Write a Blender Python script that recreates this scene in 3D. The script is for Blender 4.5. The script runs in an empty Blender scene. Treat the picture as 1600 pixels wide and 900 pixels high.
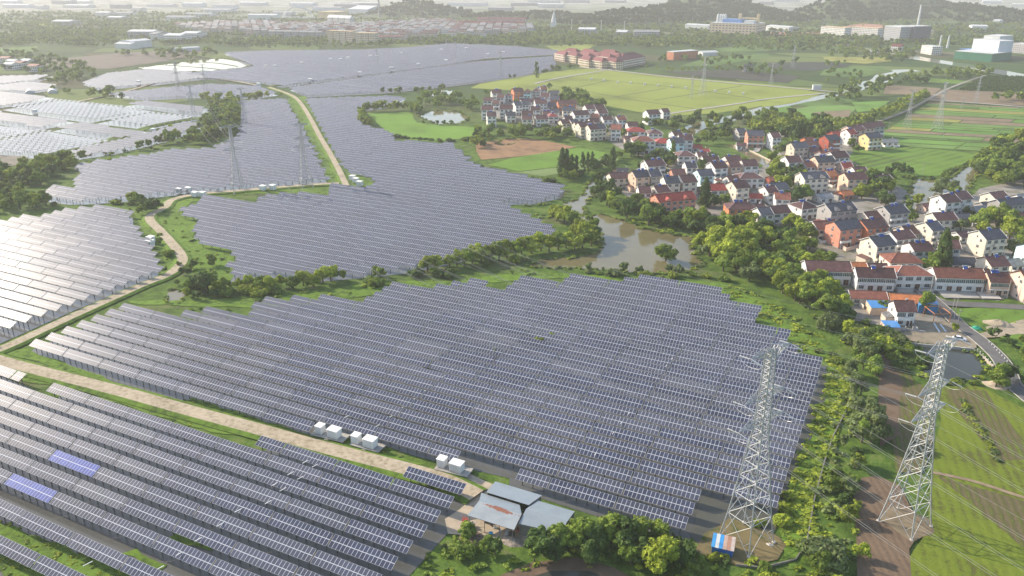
import bpy, bmesh, math, random
import numpy as np
from mathutils import Vector, Matrix
from mathutils.geometry import tessellate_polygon
R = math.radians
scene = bpy.context.scene
COL = scene.collection
rng = random.Random(7)

# ------------------------------------------------------------ camera, sky, sun, exposure
FOC, HC = 1244.0, 120.0
TH = math.atan(495/1244.0)
HEAD = math.pi/2 - math.atan(2660*math.cos(TH)/1244.0)      # camera looks this far west of north
FX, FY = -math.sin(HEAD), math.cos(HEAD)
RX, RY = math.cos(HEAD), math.sin(HEAD)
def P(x, y, z=0.0):
    """survey helper: photo pixel -> ground position (X east, Y north) at height z"""
    u = (x-800)/FOC; v = (450-y)/FOC
    fh = math.cos(TH)+v*math.sin(TH); dz = -math.sin(TH)+v*math.cos(TH)
    t = (z-HC)/dz
    return (t*(FX*fh+RX*u), t*(FY*fh+RY*u))
def Q(X, Y, Z):
    Z = Z-HC
    a = X*FX+Y*FY; r = X*RX+Y*RY
    d = a*math.cos(TH)-Z*math.sin(TH); up = a*math.sin(TH)+Z*math.cos(TH)
    if d < 1: return (-9999, -9999, 1e9)
    return (800+FOC*r/d, 450-FOC*up/d, d)

cam = bpy.data.cameras.new('camera'); cam.sensor_width = 36; cam.lens = 36*FOC/1600.0
cam.clip_start = 1; cam.clip_end = 60000
co = bpy.data.objects.new('camera', cam); COL.objects.link(co)
co.location = (0, 0, HC); co.rotation_euler = (math.pi/2-TH, 0, HEAD)
scene.camera = co

SUN_EL, SUN_N = R(27.5), R(3)      # elevation; degrees north of west
sdir = Vector((-math.cos(SUN_EL)*math.cos(SUN_N), math.cos(SUN_EL)*math.sin(SUN_N), math.sin(SUN_EL)))
w = bpy.data.worlds.new('World'); scene.world = w; w.use_nodes = True
nt = w.node_tree; nt.nodes.clear()
sk = nt.nodes.new('ShaderNodeTexSky'); sk.sky_type = 'NISHITA'; sk.sun_disc = False
sk.sun_elevation = SUN_EL; sk.sun_rotation = math.atan2(sdir.x, sdir.y)
sk.air_density = 1.0; sk.dust_density = 1.2; sk.ozone_density = 1.0
bg = nt.nodes.new('ShaderNodeBackground'); bg.inputs['Strength'].default_value = 0.15
ow = nt.nodes.new('ShaderNodeOutputWorld')
nt.links.new(sk.outputs[0], bg.inputs[0]); nt.links.new(bg.outputs[0], ow.inputs[0])
sl = bpy.data.lights.new('sun', 'SUN'); sl.energy = 4.0; sl.angle = R(0.6); sl.color = (1.0, 0.87, 0.70)
so = bpy.data.objects.new('sun', sl); COL.objects.link(so)
so.rotation_euler = sdir.to_track_quat('Z', 'Y').to_euler(); so.location = (-400, 100, 600)
vs = scene.view_settings; vs.view_transform = 'Standard'; vs.look = 'None'; vs.exposure = 0.93; vs.gamma = 1
vs.use_curve_mapping = False
scene.render.engine = 'CYCLES'
scene.cycles.volume_bounces = 1
scene.cycles.max_bounces = 5; scene.cycles.diffuse_bounces = 2; scene.cycles.glossy_bounces = 2; scene.cycles.transparent_max_bounces = 8

# ------------------------------------------------------------ materials
MATS = {}
def _mix(nt, f, a, b, mode='MIX'):
    n = nt.nodes.new('ShaderNodeMix'); n.data_type = 'RGBA'; n.blend_type = mode
    for s, v in ((n.inputs[0], f), (n.inputs[6], a), (n.inputs[7], b)):
        if hasattr(v, 'is_linked') or isinstance(v, bpy.types.NodeSocket): nt.links.new(v, s)
        elif isinstance(v, (int, float)): s.default_value = v
        else: s.default_value = tuple(v)[:3]+(1,)
    return n.outputs[2]
def _math(nt, op, a, b=None, c=None):
    n = nt.nodes.new('ShaderNodeMath'); n.operation = op
    for i, v in enumerate((a, b, c)):
        if v is None: continue
        if isinstance(v, bpy.types.NodeSocket): nt.links.new(v, n.inputs[i])
        else: n.inputs[i].default_value = v
    return n.outputs[0]
def _noise(nt, vec, scale, detail=3, rough=.55):
    n = nt.nodes.new('ShaderNodeTexNoise'); n.inputs['Scale'].default_value = scale
    n.inputs['Detail'].default_value = detail; n.inputs['Roughness'].default_value = rough
    if vec is not None: nt.links.new(vec, n.inputs['Vector'])
    return n
def _ramp(nt, fac, stops, interp='LINEAR'):
    n = nt.nodes.new('ShaderNodeValToRGB'); n.color_ramp.interpolation = interp
    e = n.color_ramp.elements
    e[0].position, e[0].color = stops[0][0], tuple(stops[0][1])+(1,)
    e[1].position, e[1].color = stops[-1][0], tuple(stops[-1][1])+(1,)
    for p, c in stops[1:-1]:
        k = e.new(p); k.color = tuple(c)+(1,)
    nt.links.new(fac, n.inputs[0]); return n.outputs[0]
def new_mat(name):
    m = bpy.data.materials.new(name); m.use_nodes = True
    nt = m.node_tree; b = nt.nodes['Principled BSDF']
    return m, nt, b
def pos(nt):
    g = nt.nodes.new('ShaderNodeNewGeometry'); return g.outputs['Position']
def objrand(nt):
    return nt.nodes.new('ShaderNodeObjectInfo').outputs['Random']
def mat(name, c, var=.25, scale=.5, rough=.85, spec=.3, metal=0., c2=None, bump=0., rnd=0.):
    """plain surface with world-space mottling; rnd = brightness change from object to object"""
    if name in MATS: return MATS[name]
    m, nt, b = new_mat(name)
    p = pos(nt)
    n1 = _noise(nt, p, scale, 4, .6); n2 = _noise(nt, p, scale*.13, 2)
    s = _math(nt, 'MULTIPLY_ADD', n1.outputs[0], .65, _math(nt, 'MULTIPLY', n2.outputs[0], .35))
    c2 = c2 or tuple(x*(1-var) for x in c)
    c1 = tuple(min(1, x*(1+var*.6)) for x in c)
    col = _ramp(nt, s, [(.36, c2), (.5, c), (.66, c1)])
    if rnd:
        k = _math(nt, 'MULTIPLY_ADD', objrand(nt), 2*rnd, 1-rnd)
        cc = nt.nodes.new('ShaderNodeCombineColor')
        for i in range(3): nt.links.new(k, cc.inputs[i])
        col = _mix(nt, 1., col, cc.outputs[0], 'MULTIPLY')
    nt.links.new(col, b.inputs['Base Color'])
    b.inputs['Roughness'].default_value = rough; b.inputs['Specular IOR Level'].default_value = spec
    b.inputs['Metallic'].default_value = metal
    if bump:
        bn = nt.nodes.new('ShaderNodeBump'); bn.inputs['Strength'].default_value = bump; bn.inputs['Distance'].default_value = .3
        nt.links.new(n1.outputs[0], bn.inputs['Height']); nt.links.new(bn.outputs[0], b.inputs['Normal'])
    MATS[name] = m; return m
def water_mat(name, c, rough=.06, bump=.15):
    if name in MATS: return MATS[name]
    m, nt, b = new_mat(name); p = pos(nt)
    n = _noise(nt, p, .02, 3); col = _ramp(nt, n.outputs[0], [(.35, tuple(x*.8 for x in c)), (.65, tuple(x*1.2 for x in c))])
    nt.links.new(col, b.inputs['Base Color'])
    b.inputs['Roughness'].default_value = rough; b.inputs['Specular IOR Level'].default_value = .5; b.inputs['IOR'].default_value = 1.33
    n2 = _noise(nt, p, .8, 2); bn = nt.nodes.new('ShaderNodeBump'); bn.inputs['Strength'].default_value = bump; bn.inputs['Distance'].default_value = .06
    nt.links.new(n2.outputs[0], bn.inputs['Height']); nt.links.new(bn.outputs[0], b.inputs['Normal'])
    MATS[name] = m; return m
def crop_mat(name, c, soil, ang, period, cover=.6, patch=.05, soft=.25):
    """field in rows: ang = direction of the rows (radians from +X), period in metres, cover = share of green"""
    if name in MATS: return MATS[name]
    m, nt, b = new_mat(name); p = pos(nt)
    sx = nt.nodes.new('ShaderNodeSeparateXYZ'); nt.links.new(p, sx.inputs[0])
    wob = _noise(nt, p, .12, 2)
    d = _math(nt, 'MULTIPLY_ADD', sx.outputs[0], -math.sin(ang)/period, _math(nt, 'MULTIPLY', sx.outputs[1], math.cos(ang)/period))
    d = _math(nt, 'MULTIPLY_ADD', wob.outputs[0], .8/period, d)
    s = _math(nt, 'MULTIPLY_ADD', _math(nt, 'SINE', _math(nt, 'MULTIPLY', d, 6.2832)), .5, .5)
    nz = _noise(nt, p, 1.1, 4, .7); big = _noise(nt, p, patch, 3)
    t = _math(nt, 'MULTIPLY_ADD', s, soft, _math(nt, 'MULTIPLY_ADD', nz.outputs[0], .7, _math(nt, 'MULTIPLY_ADD', big.outputs[0], .9, -.62+.5*(cover-.5)-soft*.5)))
    d1 = tuple(x*.55 for x in c)
    col = _ramp(nt, t, [(.0, soil), (.22, tuple((a+q)/2 for a, q in zip(soil, d1))), (.36, c), (.75, tuple(min(1, x*1.25) for x in c))])
    nt.links.new(col, b.inputs['Base Color']); b.inputs['Roughness'].default_value = .95; b.inputs['Specular IOR Level'].default_value = .1
    bn = nt.nodes.new('ShaderNodeBump'); bn.inputs['Strength'].default_value = .5; bn.inputs['Distance'].default_value = .4
    nt.links.new(t, bn.inputs['Height']); nt.links.new(bn.outputs[0], b.inputs['Normal'])
    MATS[name] = m; return m
def leaf_mat(name, c, tip, rnd=.25):
    if name in MATS: return MATS[name]
    m, nt, b = new_mat(name)
    n = _noise(nt, pos(nt), .6, 3, .7)
    col = _ramp(nt, n.outputs[0], [(.3, tuple(x*.6 for x in c)), (.5, c), (.7, tip)])
    k = _math(nt, 'MULTIPLY_ADD', objrand(nt), 2*rnd, 1-rnd)
    cc = nt.nodes.new('ShaderNodeCombineColor')
    for i in range(3): nt.links.new(k, cc.inputs[i])
    col = _mix(nt, 1., col, cc.outputs[0], 'MULTIPLY')
    nt.links.new(col, b.inputs['Base Color'])
    b.inputs['Roughness'].default_value = .7; b.inputs['Specular IOR Level'].default_value = .2
    tr = nt.nodes.new('ShaderNodeBsdfTranslucent'); nt.links.new(col, tr.inputs[0])
    ms = nt.nodes.new('ShaderNodeMixShader'); ms.inputs[0].default_value = .3
    nt.links.new(b.outputs[0], ms.inputs[1]); nt.links.new(tr.outputs[0], ms.inputs[2])
    nt.links.new(ms.outputs[0], nt.nodes['Material Output'].inputs[0])
    MATS[name] = m; return m

# ------------------------------------------------------------ object helpers
def tag(o, label=None, cat=None, group=None, kind=None):
    if label: o['label'] = label
    if cat: o['category'] = cat
    if group: o['group'] = group
    if kind: o['kind'] = kind
    return o
def empty(name, loc, rz=0.):
    o = bpy.data.objects.new(name, None); o.location = loc; o.rotation_euler = (0, 0, rz); o.empty_display_size = .5
    COL.objects.link(o); return o
def link(name, me, parent=None, loc=None, rz=None):
    o = bpy.data.objects.new(name, me); COL.objects.link(o)
    if parent is not None: o.parent = parent
    if loc is not None: o.location = loc
    if rz is not None: o.rotation_euler = (0, 0, rz)
    return o
class MB:
    """collects faces for ONE mesh"""
    def __init__(s): s.v = []; s.f = []; s.mi = []; s.uv = None; s.m = 0
    def face(s, pts):
        n = len(s.v); s.v += [tuple(p) for p in pts]; s.f.append(tuple(range(n, n+len(pts)))); s.mi.append(s.m)
    def box(s, x0, x1, y0, y1, z0, z1):
        s.hexa([(x0,y0,z0),(x1,y0,z0),(x1,y1,z0),(x0,y1,z0),(x0,y0,z1),(x1,y0,z1),(x1,y1,z1),(x0,y1,z1)])
    def hexa(s, c):
        n = len(s.v); s.v += [tuple(p) for p in c]
        for q in ((0,3,2,1),(4,5,6,7),(0,1,5,4),(1,2,6,5),(2,3,7,6),(3,0,4,7)):
            s.f.append(tuple(n+i for i in q)); s.mi.append(s.m)
    def bar(s, a, b, r, r2=None, n=4):
        a = Vector(a); b = Vector(b); d = (b-a)
        if d.length < 1e-6: return
        d.normalize(); u = d.orthogonal().normalized(); w_ = d.cross(u); r2 = r if r2 is None else r2
        k = len(s.v)
        for i in range(n):
            t = 2*math.pi*(i+.5)/n; e = u*math.cos(t)+w_*math.sin(t)
            s.v.append(tuple(a+e*r)); s.v.append(tuple(b+e*r2))
        for i in range(n):
            j = (i+1) % n; s.f.append((k+2*i, k+2*j, k+2*j+1, k+2*i+1)); s.mi.append(s.m)
        s.f.append(tuple(k+2*i+1 for i in range(n))); s.mi.append(s.m)
        s.f.append(tuple(k+2*i for i in reversed(range(n)))); s.mi.append(s.m)
    def prism(s, pts, z0, z1):
        """vertical extrusion of a convex-ish outline (counter-clockwise)"""
        k = len(s.v); n = len(pts)
        s.v += [(p[0], p[1], z0) for p in pts]+[(p[0], p[1], z1) for p in pts]
        for i in range(n):
            j = (i+1) % n; s.f.append((k+i, k+j, k+n+j, k+n+i)); s.mi.append(s.m)
        s.f.append(tuple(range(k+n, k+2*n))); s.mi.append(s.m)
        s.f.append(tuple(reversed(range(k, k+n)))); s.mi.append(s.m)
    def mesh(s, name, mats):
        me = bpy.data.meshes.new(name); me.from_pydata(s.v, [], s.f)
        for m in (mats if isinstance(mats, (list, tuple)) else [mats]): me.materials.append(m)
        if any(s.mi): me.polygons.foreach_set('material_index', s.mi)
        me.update(); return me
    def build(s, name, mats, parent=None, loc=None, rz=None):
        return link(name, s.mesh(name, mats), parent, loc, rz)
def area2(p): return sum(p[i][0]*p[(i+1) % len(p)][1]-p[(i+1) % len(p)][0]*p[i][1] for i in range(len(p)))
def rough_outline(p, step=12., amp=1.):
    """adds points along the outline, wandering a little, so that banks and fields have no ruler-straight edges"""
    out = []; n = len(p); r = random.Random(int(abs(p[0][0])*10) % 9973)
    for i in range(n):
        a, b = p[i], p[(i+1) % n]; L = math.dist(a, b); k = max(1, min(60, int(L/step)))
        for j in range(k):
            t = j/k; q = amp if j else 0
            out.append((a[0]+(b[0]-a[0])*t+r.uniform(-q, q), a[1]+(b[1]-a[1])*t+r.uniform(-q, q)))
    return out
ZN = [0]
def sheet(name, px, z, m, label=None, cat=None, kind='structure', step=12., amp=1., world=False, group=None):
    ZN[0] += 1; z = z+.0025*ZN[0]
    pts = list(px) if world else [P(*q) for q in px]
    if step: pts = rough_outline(pts, step, amp)
    if area2(pts) < 0: pts.reverse()
    tri = tessellate_polygon([[Vector((a, b, 0)) for a, b in pts]])
    me = bpy.data.meshes.new(name); me.from_pydata([(a, b, z) for a, b in pts], [], [tuple(t) for t in tri])
    me.materials.append(m); me.update()
    bm = bmesh.new(); bm.from_mesh(me); bmesh.ops.recalc_face_normals(bm, faces=bm.faces)
    if sum(f.normal.z for f in bm.faces) < 0: bmesh.ops.reverse_faces(bm, faces=bm.faces)
    bm.to_mesh(me); bm.free()
    return tag(link(name, me), label, cat, group, kind)
def smooth(pts, k=6):
    """Catmull-Rom through the points"""
    out = []; n = len(pts)
    for i in range(n-1):
        p0 = pts[max(i-1, 0)]; p1 = pts[i]; p2 = pts[i+1]; p3 = pts[min(i+2, n-1)]
        for j in range(k):
            t = j/k
            out.append(tuple(.5*((2*p1[c])+(-p0[c]+p2[c])*t+(2*p0[c]-5*p1[c]+4*p2[c]-p3[c])*t*t+(-p0[c]+3*p1[c]-3*p2[c]+p3[c])*t**3) for c in range(2)))
    out.append(tuple(pts[-1][:2])); return out
def ribbon(name, px, prof, mats, label=None, cat=None, kind='structure', world=False, k=6, group=None):
    """prof: list of (offset, z, material index of the strip that starts here)"""
    pts = smooth(list(px) if world else [P(*q) for q in px], k)
    ZN[0] += 1; prof = [(o, z+.0025*ZN[0], q) for o, z, q in prof]
    mb = MB(); n = len(pts); rows = []
    for i, p in enumerate(pts):
        a = pts[max(i-1, 0)]; b = pts[min(i+1, n-1)]; L = math.dist(a, b) or 1
        nx, ny = -(b[1]-a[1])/L, (b[0]-a[0])/L
        rows.append([(p[0]+nx*o, p[1]+ny*o, z) for o, z, _ in prof])
    m = len(prof)
    mb.v = [v for r in rows for v in r]
    for i in range(n-1):
        for j in range(m-1):
            mb.f.append((i*m+j, (i+1)*m+j, (i+1)*m+j+1, i*m+j+1)); mb.mi.append(prof[j][2])
    o = mb.build(name, mats); return tag(o, label, cat, group, kind), pts
def inpoly(x, y, p):
    c = False; n = len(p); j = n-1
    for i in range(n):
        if (p[i][1] > y) != (p[j][1] > y) and x < (p[j][0]-p[i][0])*(y-p[i][1])/(p[j][1]-p[i][1])+p[i][0]: c = not c
        j = i
    return c
def onramp(n): return str(n)+('th' if 10 <= n % 100 <= 20 else {1: 'st', 2: 'nd', 3: 'rd'}.get(n % 10, 'th'))
# ============================================================ THE SETTING: ground, fields, water, roads
def ground_material():
    m, nt, b = new_mat('farmland'); p = pos(nt)
    mp = nt.nodes.new('ShaderNodeMapping'); mp.inputs['Rotation'].default_value = (0, 0, R(8)); mp.inputs['Scale'].default_value = (.0058, .0125, 1)
    nt.links.new(p, mp.inputs[0])
    wn = _noise(nt, p, .01, 2); wm = _mix(nt, .04, mp.outputs[0], wn.outputs['Color'], 'LINEAR_LIGHT')
    vo = nt.nodes.new('ShaderNodeTexVoronoi'); vo.feature = 'F1'; vo.inputs['Scale'].default_value = 1; nt.links.new(wm, vo.inputs['Vector'])
    sp = nt.nodes.new('ShaderNodeSeparateColor'); nt.links.new(vo.outputs['Color'], sp.inputs[0])
    mosaic = _ramp(nt, sp.outputs[0], [(0, (.045, .075, .022)), (.22, (.075, .12, .03)), (.4, (.12, .17, .045)), (.52, (.10, .085, .05)), (.62, (.05, .09, .025)), (.78, (.16, .20, .06)), (.9, (.07, .11, .035)), (.97, (.19, .16, .10))], 'CONSTANT')
    ve = nt.nodes.new('ShaderNodeTexVoronoi'); ve.feature = 'DISTANCE_TO_EDGE'; ve.inputs['Scale'].default_value = 1; nt.links.new(wm, ve.inputs['Vector'])
    edge = _math(nt, 'LESS_THAN', ve.outputs[0], .035)
    mosaic = _mix(nt, edge, mosaic, (.035, .055, .02))
    n1 = _noise(nt, p, .05, 5, .65); mosaic = _mix(nt, _math(nt, 'MULTIPLY', n1.outputs[0], .7), mosaic, (.05, .085, .024))
    near = _ramp(nt, _noise(nt, p, .16, 6, .7).outputs[0], [(.3, (.045, .075, .016)), (.46, (.065, .115, .02)), (.56, (.10, .165, .026)), (.68, (.15, .17, .06))])
    dirt = _ramp(nt, _noise(nt, p, .035, 5, .6).outputs[0], [(.56, (0, 0, 0)), (.68, (1, 1, 1))])
    near = _mix(nt, _math(nt, 'MULTIPLY', dirt, .5), near, (.16, .13, .085))
    ln = nt.nodes.new('ShaderNodeVectorMath'); ln.operation = 'LENGTH'; nt.links.new(p, ln.inputs[0])
    f = nt.nodes.new('ShaderNodeMapRange'); f.inputs[1].default_value = 620; f.inputs[2].default_value = 900; nt.links.new(ln.outputs['Value'], f.inputs[0])
    # distant haze painted in: ground pales beyond the hills, mottled like built-up land
    f2 = nt.nodes.new('ShaderNodeMapRange'); f2.inputs[1].default_value = 2100; f2.inputs[2].default_value = 3300; nt.links.new(ln.outputs['Value'], f2.inputs[0])
    haze_tone = _ramp(nt, _noise(nt, mp.outputs[0], 1.6, 5, .7).outputs[0], [(.38, (.10, .12, .07)), (.5, (.26, .26, .23)), (.62, (.50, .50, .48))])
    mosaic = _mix(nt, _math(nt, 'MULTIPLY', f2.outputs[0], .75), mosaic, haze_tone)
    nt.links.new(_mix(nt, f.outputs[0], near, mosaic), b.inputs['Base Color'])
    b.inputs['Roughness'].default_value = .95; b.inputs['Specular IOR Level'].default_value = .1
    bn = nt.nodes.new('ShaderNodeBump'); bn.inputs['Strength'].default_value = .7; bn.inputs['Distance'].default_value = .5
    nt.links.new(_noise(nt, p, .9, 4, .7).outputs[0], bn.inputs['Height']); nt.links.new(bn.outputs[0], b.inputs['Normal'])
    return m
g = MB(); g.face([(-16000, -4000, 0), (12000, -4000, 0), (12000, 20000, 0), (-16000, 20000, 0)])
tag(g.build('ground', ground_material()), kind='structure')

W_dark = water_mat('pond_water', (.045, .05, .042), .08, .12)
W_under = water_mat('solar_pond_water', (.095, .095, .085), .16, .12)
W_brown = water_mat('river_water', (.15, .13, .065), .07, .10)
M_grass = mat('grass_bank', (.11, .185, .025), .5, .45, .95, .1, c2=(.05, .085, .018), bump=.8)
M_grass2 = mat('rough_grass', (.075, .115, .03), .4, .5, .95, .1, c2=(.10, .085, .045), bump=.9)
M_dirtroad = mat('dirt_road', (.40, .335, .24), .38, .8, .95, .1, bump=.5, c2=(.25, .21, .13))
M_concrete = mat('concrete', (.36, .34, .30), .25, .3, .9, .2, bump=.1)
M_asphalt = mat('asphalt', (.13, .125, .12), .2, .3, .9, .2)
M_soil = mat('bare_soil', (.15, .105, .07), .3, .25, .95, .1, bump=.6)
M_mud = mat('pond_mud', (.07, .07, .055), .35, .12, .6, .4)
M_paving = mat('yard_paving', (.235, .215, .185), .5, .12, .9, .2, c2=(.10, .11, .05))

# --- village ground (trodden yards) and rough land
sheet('yard', [(750,180),(800,150),(850,146),(905,165),(950,182),(1010,215),(1060,235),(1090,250),(1060,262),(985,240),(925,205),(870,200),(800,190)], .03, M_paving, kind='structure')
sheet('yard', [(945,285),(1000,262),(1050,240),(1110,255),(1190,262),(1240,222),(1330,225),(1345,262),(1420,300),(1430,330),(1500,320),(1530,295),(1600,280),(1600,455),(1560,470),(1330,450),(1270,440),(1255,350),(1180,345),(1060,335),(1000,320)], .03, M_paving)
sheet('yard', [(1320,450),(1440,452),(1480,470),(1490,520),(1440,520),(1330,500)], .035, M_paving)

# --- water
SHORES = []
def pond(px, m=W_dark, z=.06, name='pond_water', **k):
    SHORES.append(px); return sheet(name, px, z, m, kind='structure', **k)
pond([(899,339),(912,338),(940,335),(975,345),(1025,361),(1060,367),(1087,370),(1082,387),(1090,400),(1100,412),(1075,425),(1020,428),(962,424),(900,419),(860,419),(825,415),(845,405),(900,402),(934,394),(941,378),(938,362),(920,350)], W_brown, name='river_water')
pond([(905,335),(885,327),(880,319),(900,312),(914,302),(917,288),(930,277),(950,270),(956,274),(936,286),(926,298),(931,305),(917,316),(912,325),(918,334)], W_brown, .065, 'river_water', amp=.6)
pond([(1405,330),(1419,308),(1429,279),(1456,283),(1485,278),(1513,257),(1527,254),(1527,270),(1519,290),(1510,300),(1470,315),(1440,330)], W_brown, name='river_water')
pond([(1436,556),(1441,540),(1513,547),(1525,553),(1545,575),(1525,593),(1475,599),(1446,592)], W_dark)
pond([(654,182),(672,173),(716,174),(734,183),(722,192),(682,194)], W_brown, amp=1.5)
pond([(664,148),(690,139),(711,142),(702,150),(670,151)], W_brown, amp=1.5)
pond([(778,222),(797,215),(810,220),(800,226),(780,226)], W_brown, amp=1)
for pl, wd in (([(1062,214),(1078,204),(1092,197),(1112,191),(1148,184),(1190,172),(1210,167),(1250,161),(1290,151),(1330,142)], 8),
               ([(1328,141),(1352,131),(1375,126),(1385,116),(1400,111),(1432,110)], 11),
               ([(1148,226),(1168,238),(1190,250),(1212,262)], 5.5)):
    ribbon('canal_water', pl, [(-wd, .06, 0), (wd, .06, 0)], [W_brown])
ribbon('river_water', [(1280,62),(1330,74),(1400,84),(1440,92),(1500,101),(1560,112),(1600,120),(1680,138)], [(-16, .08, 0), (16, .08, 0)], [W_brown])
ribbon('ditch_water', [(252,348),(262,362),(276,380),(292,394),(311,413)], [(-1.4, .06, 0), (1.4, .06, 0)], [W_dark])
pond([(258,470),(264,455),(276,452),(290,458),(284,470),(270,476)], W_brown)
pond([(212,106),(300,95),(345,91),(402,99),(384,105),(325,112),(240,112)], W_brown, .05)
pond([(356,158),(362,152),(366,166),(364,176)], W_brown, amp=.5)
pond([(330,210),(342,214),(340,222),(331,219)], W_brown, amp=.5)

# --- ponds the solar tables stand in
SF = {}          # outlines of the solar fields, photo pixels of the table tops (about 3 m up)
SF['front left'] = [(-700,560),(-60,548),(-10,572),(85,611),(102,597),(114,598),(332,670),(412,690),(424,681),(636,751),(650,738),(658,736),(738,760),(728,785),(600,925),(560,990),(500,1120),(-900,1120)]
SF['central'] = [(36,540),(70,525),(90,515),(110,507),(133,500),(155,490),(178,482),(202,472),(292,491),(310,488),(330,478),(374,490),(388,489),(402,474),(430,465),(470,466),(505,460),(560,472),(572,466),(582,457),(590,448),(600,443),(668,452),(690,447),(720,440),(755,437),(770,447),(790,443),(828,431),(875,441),(893,430),(955,440),(1022,431),(1132,449),(1132,463),(1183,477),(1181,500),(1232,514),(1232,546),(1294,560),(1284,605),(1262,650),(1243,715),(1228,760),(1210,790),(1178,805),(1120,772),(1100,770),(1077,836),(796,748),(796,732),(728,717),(650,699),(600,682),(560,668),(496,660),(484,668),(400,650),(285,610),(277,622),(178,592)]
SF['upper middle'] = [(282,327),(325,305),(385,317),(420,302),(440,302),(515,303),(517,287),(545,291),(583,291),(585,276),(545,268),(520,235),(497,190),(478,154),(600,150),(634,151),(618,162),(562,170),(566,195),(610,205),(615,219),(702,224),(716,232),(735,252),(762,262),(810,272),(882,291),(878,302),(830,312),(785,312),(800,324),(868,355),(868,372),(800,382),(720,400),(640,417),(560,425),(500,430),(430,427),(358,432),(366,397),(298,370),(310,346),(282,333)]
SF['upper left'] = [(52,305),(78,298),(80,288),(118,292),(124,262),(112,256),(140,256),(150,248),(168,250),(200,244),(230,240),(275,233),(330,232),(345,225),(375,210),(376,162),(378,157),(445,154),(480,213),(510,279),(400,288),(345,292),(262,299),(190,308),(130,312),(104,312)]
SF['lower left'] = [(-300,400),(-40,350),(0,343),(28,340),(70,334),(100,327),(150,322),(206,332),(207,347),(243,396),(246,422),(190,444),(112,475),(30,511),(-10,528),(-70,552),(-300,640)]
SF['far'] = [(350,82),(425,79),(560,78),(640,74),(700,68),(800,72),(872,79),(866,85),(760,91),(655,106),(540,120),(440,133),(410,127),(330,121),(290,115),(400,104),(385,96)]
SF['far front'] = [(452,137),(560,122),(660,108),(760,95),(862,88),(868,100),(858,108),(800,119),(700,132),(600,142),(480,148)]
SF['far left'] = [(165,146),(270,136),(330,131),(400,134),(434,145),(400,150),(300,149),(225,153)]
SF['bright far'] = [(128,128),(170,114),(230,108),(300,113),(322,120),(240,130),(150,137)]
SF['bright a'] = [(-80,124),(0,118),(85,116),(60,124),(0,130),(-80,136)]
SF['bright b'] = [(-80,140),(0,133),(50,127),(97,131),(85,137),(40,143),(0,141),(-80,150)]
SF['bright c'] = [(-80,150),(0,141),(85,149),(60,156),(0,164),(-80,174)]
SF['dotted a'] = [(2,167),(90,153),(150,158),(240,169),(200,176),(140,187),(60,177)]
SF['grey a'] = [(-100,180),(0,171),(122,187),(50,200),(0,190),(-100,192)]
SF['dotted b'] = [(-100,200),(0,191),(52,200),(0,209),(-100,220)]
SF['dotted c'] = [(-100,230),(0,213),(75,200),(185,218),(150,228),(60,242),(0,240),(-100,250)]
SF['dotted d'] = [(150,188),(232,172),(310,178),(322,180),(230,198)]
SF['grey b'] = [(80,200),(130,189),(230,201),(240,208),(182,216)]
SF['grey c'] = [(88,240),(230,207),(300,186),(328,193),(262,215),(180,235),(110,245)]
SF['grey d'] = [(188,162),(240,156),(326,165),(326,176),(310,178),(240,168)]
SFW = {k: [P(x, y, 3.0) for x, y in v] for k, v in SF.items()}
for k, v in SFW.items():
    cx = sum(a for a, b in v)/len(v); cy = sum(b for a, b in v)/len(v)
    sheet('solar_pond_water', v, .045 if 'far' not in k else .05, W_under, world=True, step=0)
# mown strips and spoil between the tables and the roads
sheet('rough_grass', [(-10,588),(60,600),(100,604),(330,676),(420,682),(640,750),(655,742),(640,738),(400,670),(200,612),(0,560),(-80,545),(-80,560)], .075, M_grass, step=4, amp=.6)
sheet('rough_grass', [(38,545),(282,634),(300,622),(490,682),(640,718),(730,745),(700,752),(560,715),(400,664),(200,610),(60,565),(0,552)], .075, M_grass, step=4, amp=.6)
sheet('yard', [(640,722),(736,742),(800,770),(812,800),(860,838),(800,850),(700,835),(695,812),(740,778),(660,750)], .08, mat('trodden_yard', (.42, .35, .26), .3, .3, .95, .1), step=4, amp=.5)
sheet('rough_grass', [(150,322),(205,326),(215,345),(255,400),(262,425),(230,440),(285,410),(300,425),(360,440),(370,395),(300,372),(312,346),(284,330),(300,315),(400,300),(515,292),(515,305),(440,302),(325,306),(300,305),(250,330)], .03, M_grass, step=6)
sheet('rough_grass', [(447,155),(478,150),(500,190),(522,235),(548,272),(585,278),(583,292),(545,292),(513,288),(482,213)], .07, M_grass, step=5, amp=.6)
sheet('rough_grass', [(200,470),(330,470),(400,465),(600,440),(690,440),(830,425),(1130,442),(1190,470),(1240,510),(1300,545),(1330,600),(1310,680),(1270,740),(1260,820),(1290,900),(1240,900),(1215,820),(1232,760),(1262,665),(1290,600),(1296,560),(1235,545),(1180,498),(1130,462),(1022,440),(890,436),(760,442),(500,470),(400,482),(205,474)], .07, M_grass, step=5)
sheet('bare_ground', [(1285,575),(1292,600),(1270,670),(1245,740),(1215,800),(1200,850),(1170,885),(1110,870),(1078,838),(1100,772),(1180,800),(1240,700),(1262,640)], .08, M_mud, step=5)
sheet('bare_ground', [(1100,835),(1140,810),(1210,835),(1230,850),(1215,875),(1160,885),(1085,862)], .085, mat('clay', (.17, .135, .065), .35, .35, .95, .1, c2=(.06, .085, .02)), step=4)
sheet('bare_ground', [(770,905),(830,880),(900,872),(960,888),(990,905)], .05, M_soil)
sheet('pond_water', [(800,912),(860,893),(920,893),(960,908),(940,960),(800,960)], .06, W_dark)

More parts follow.
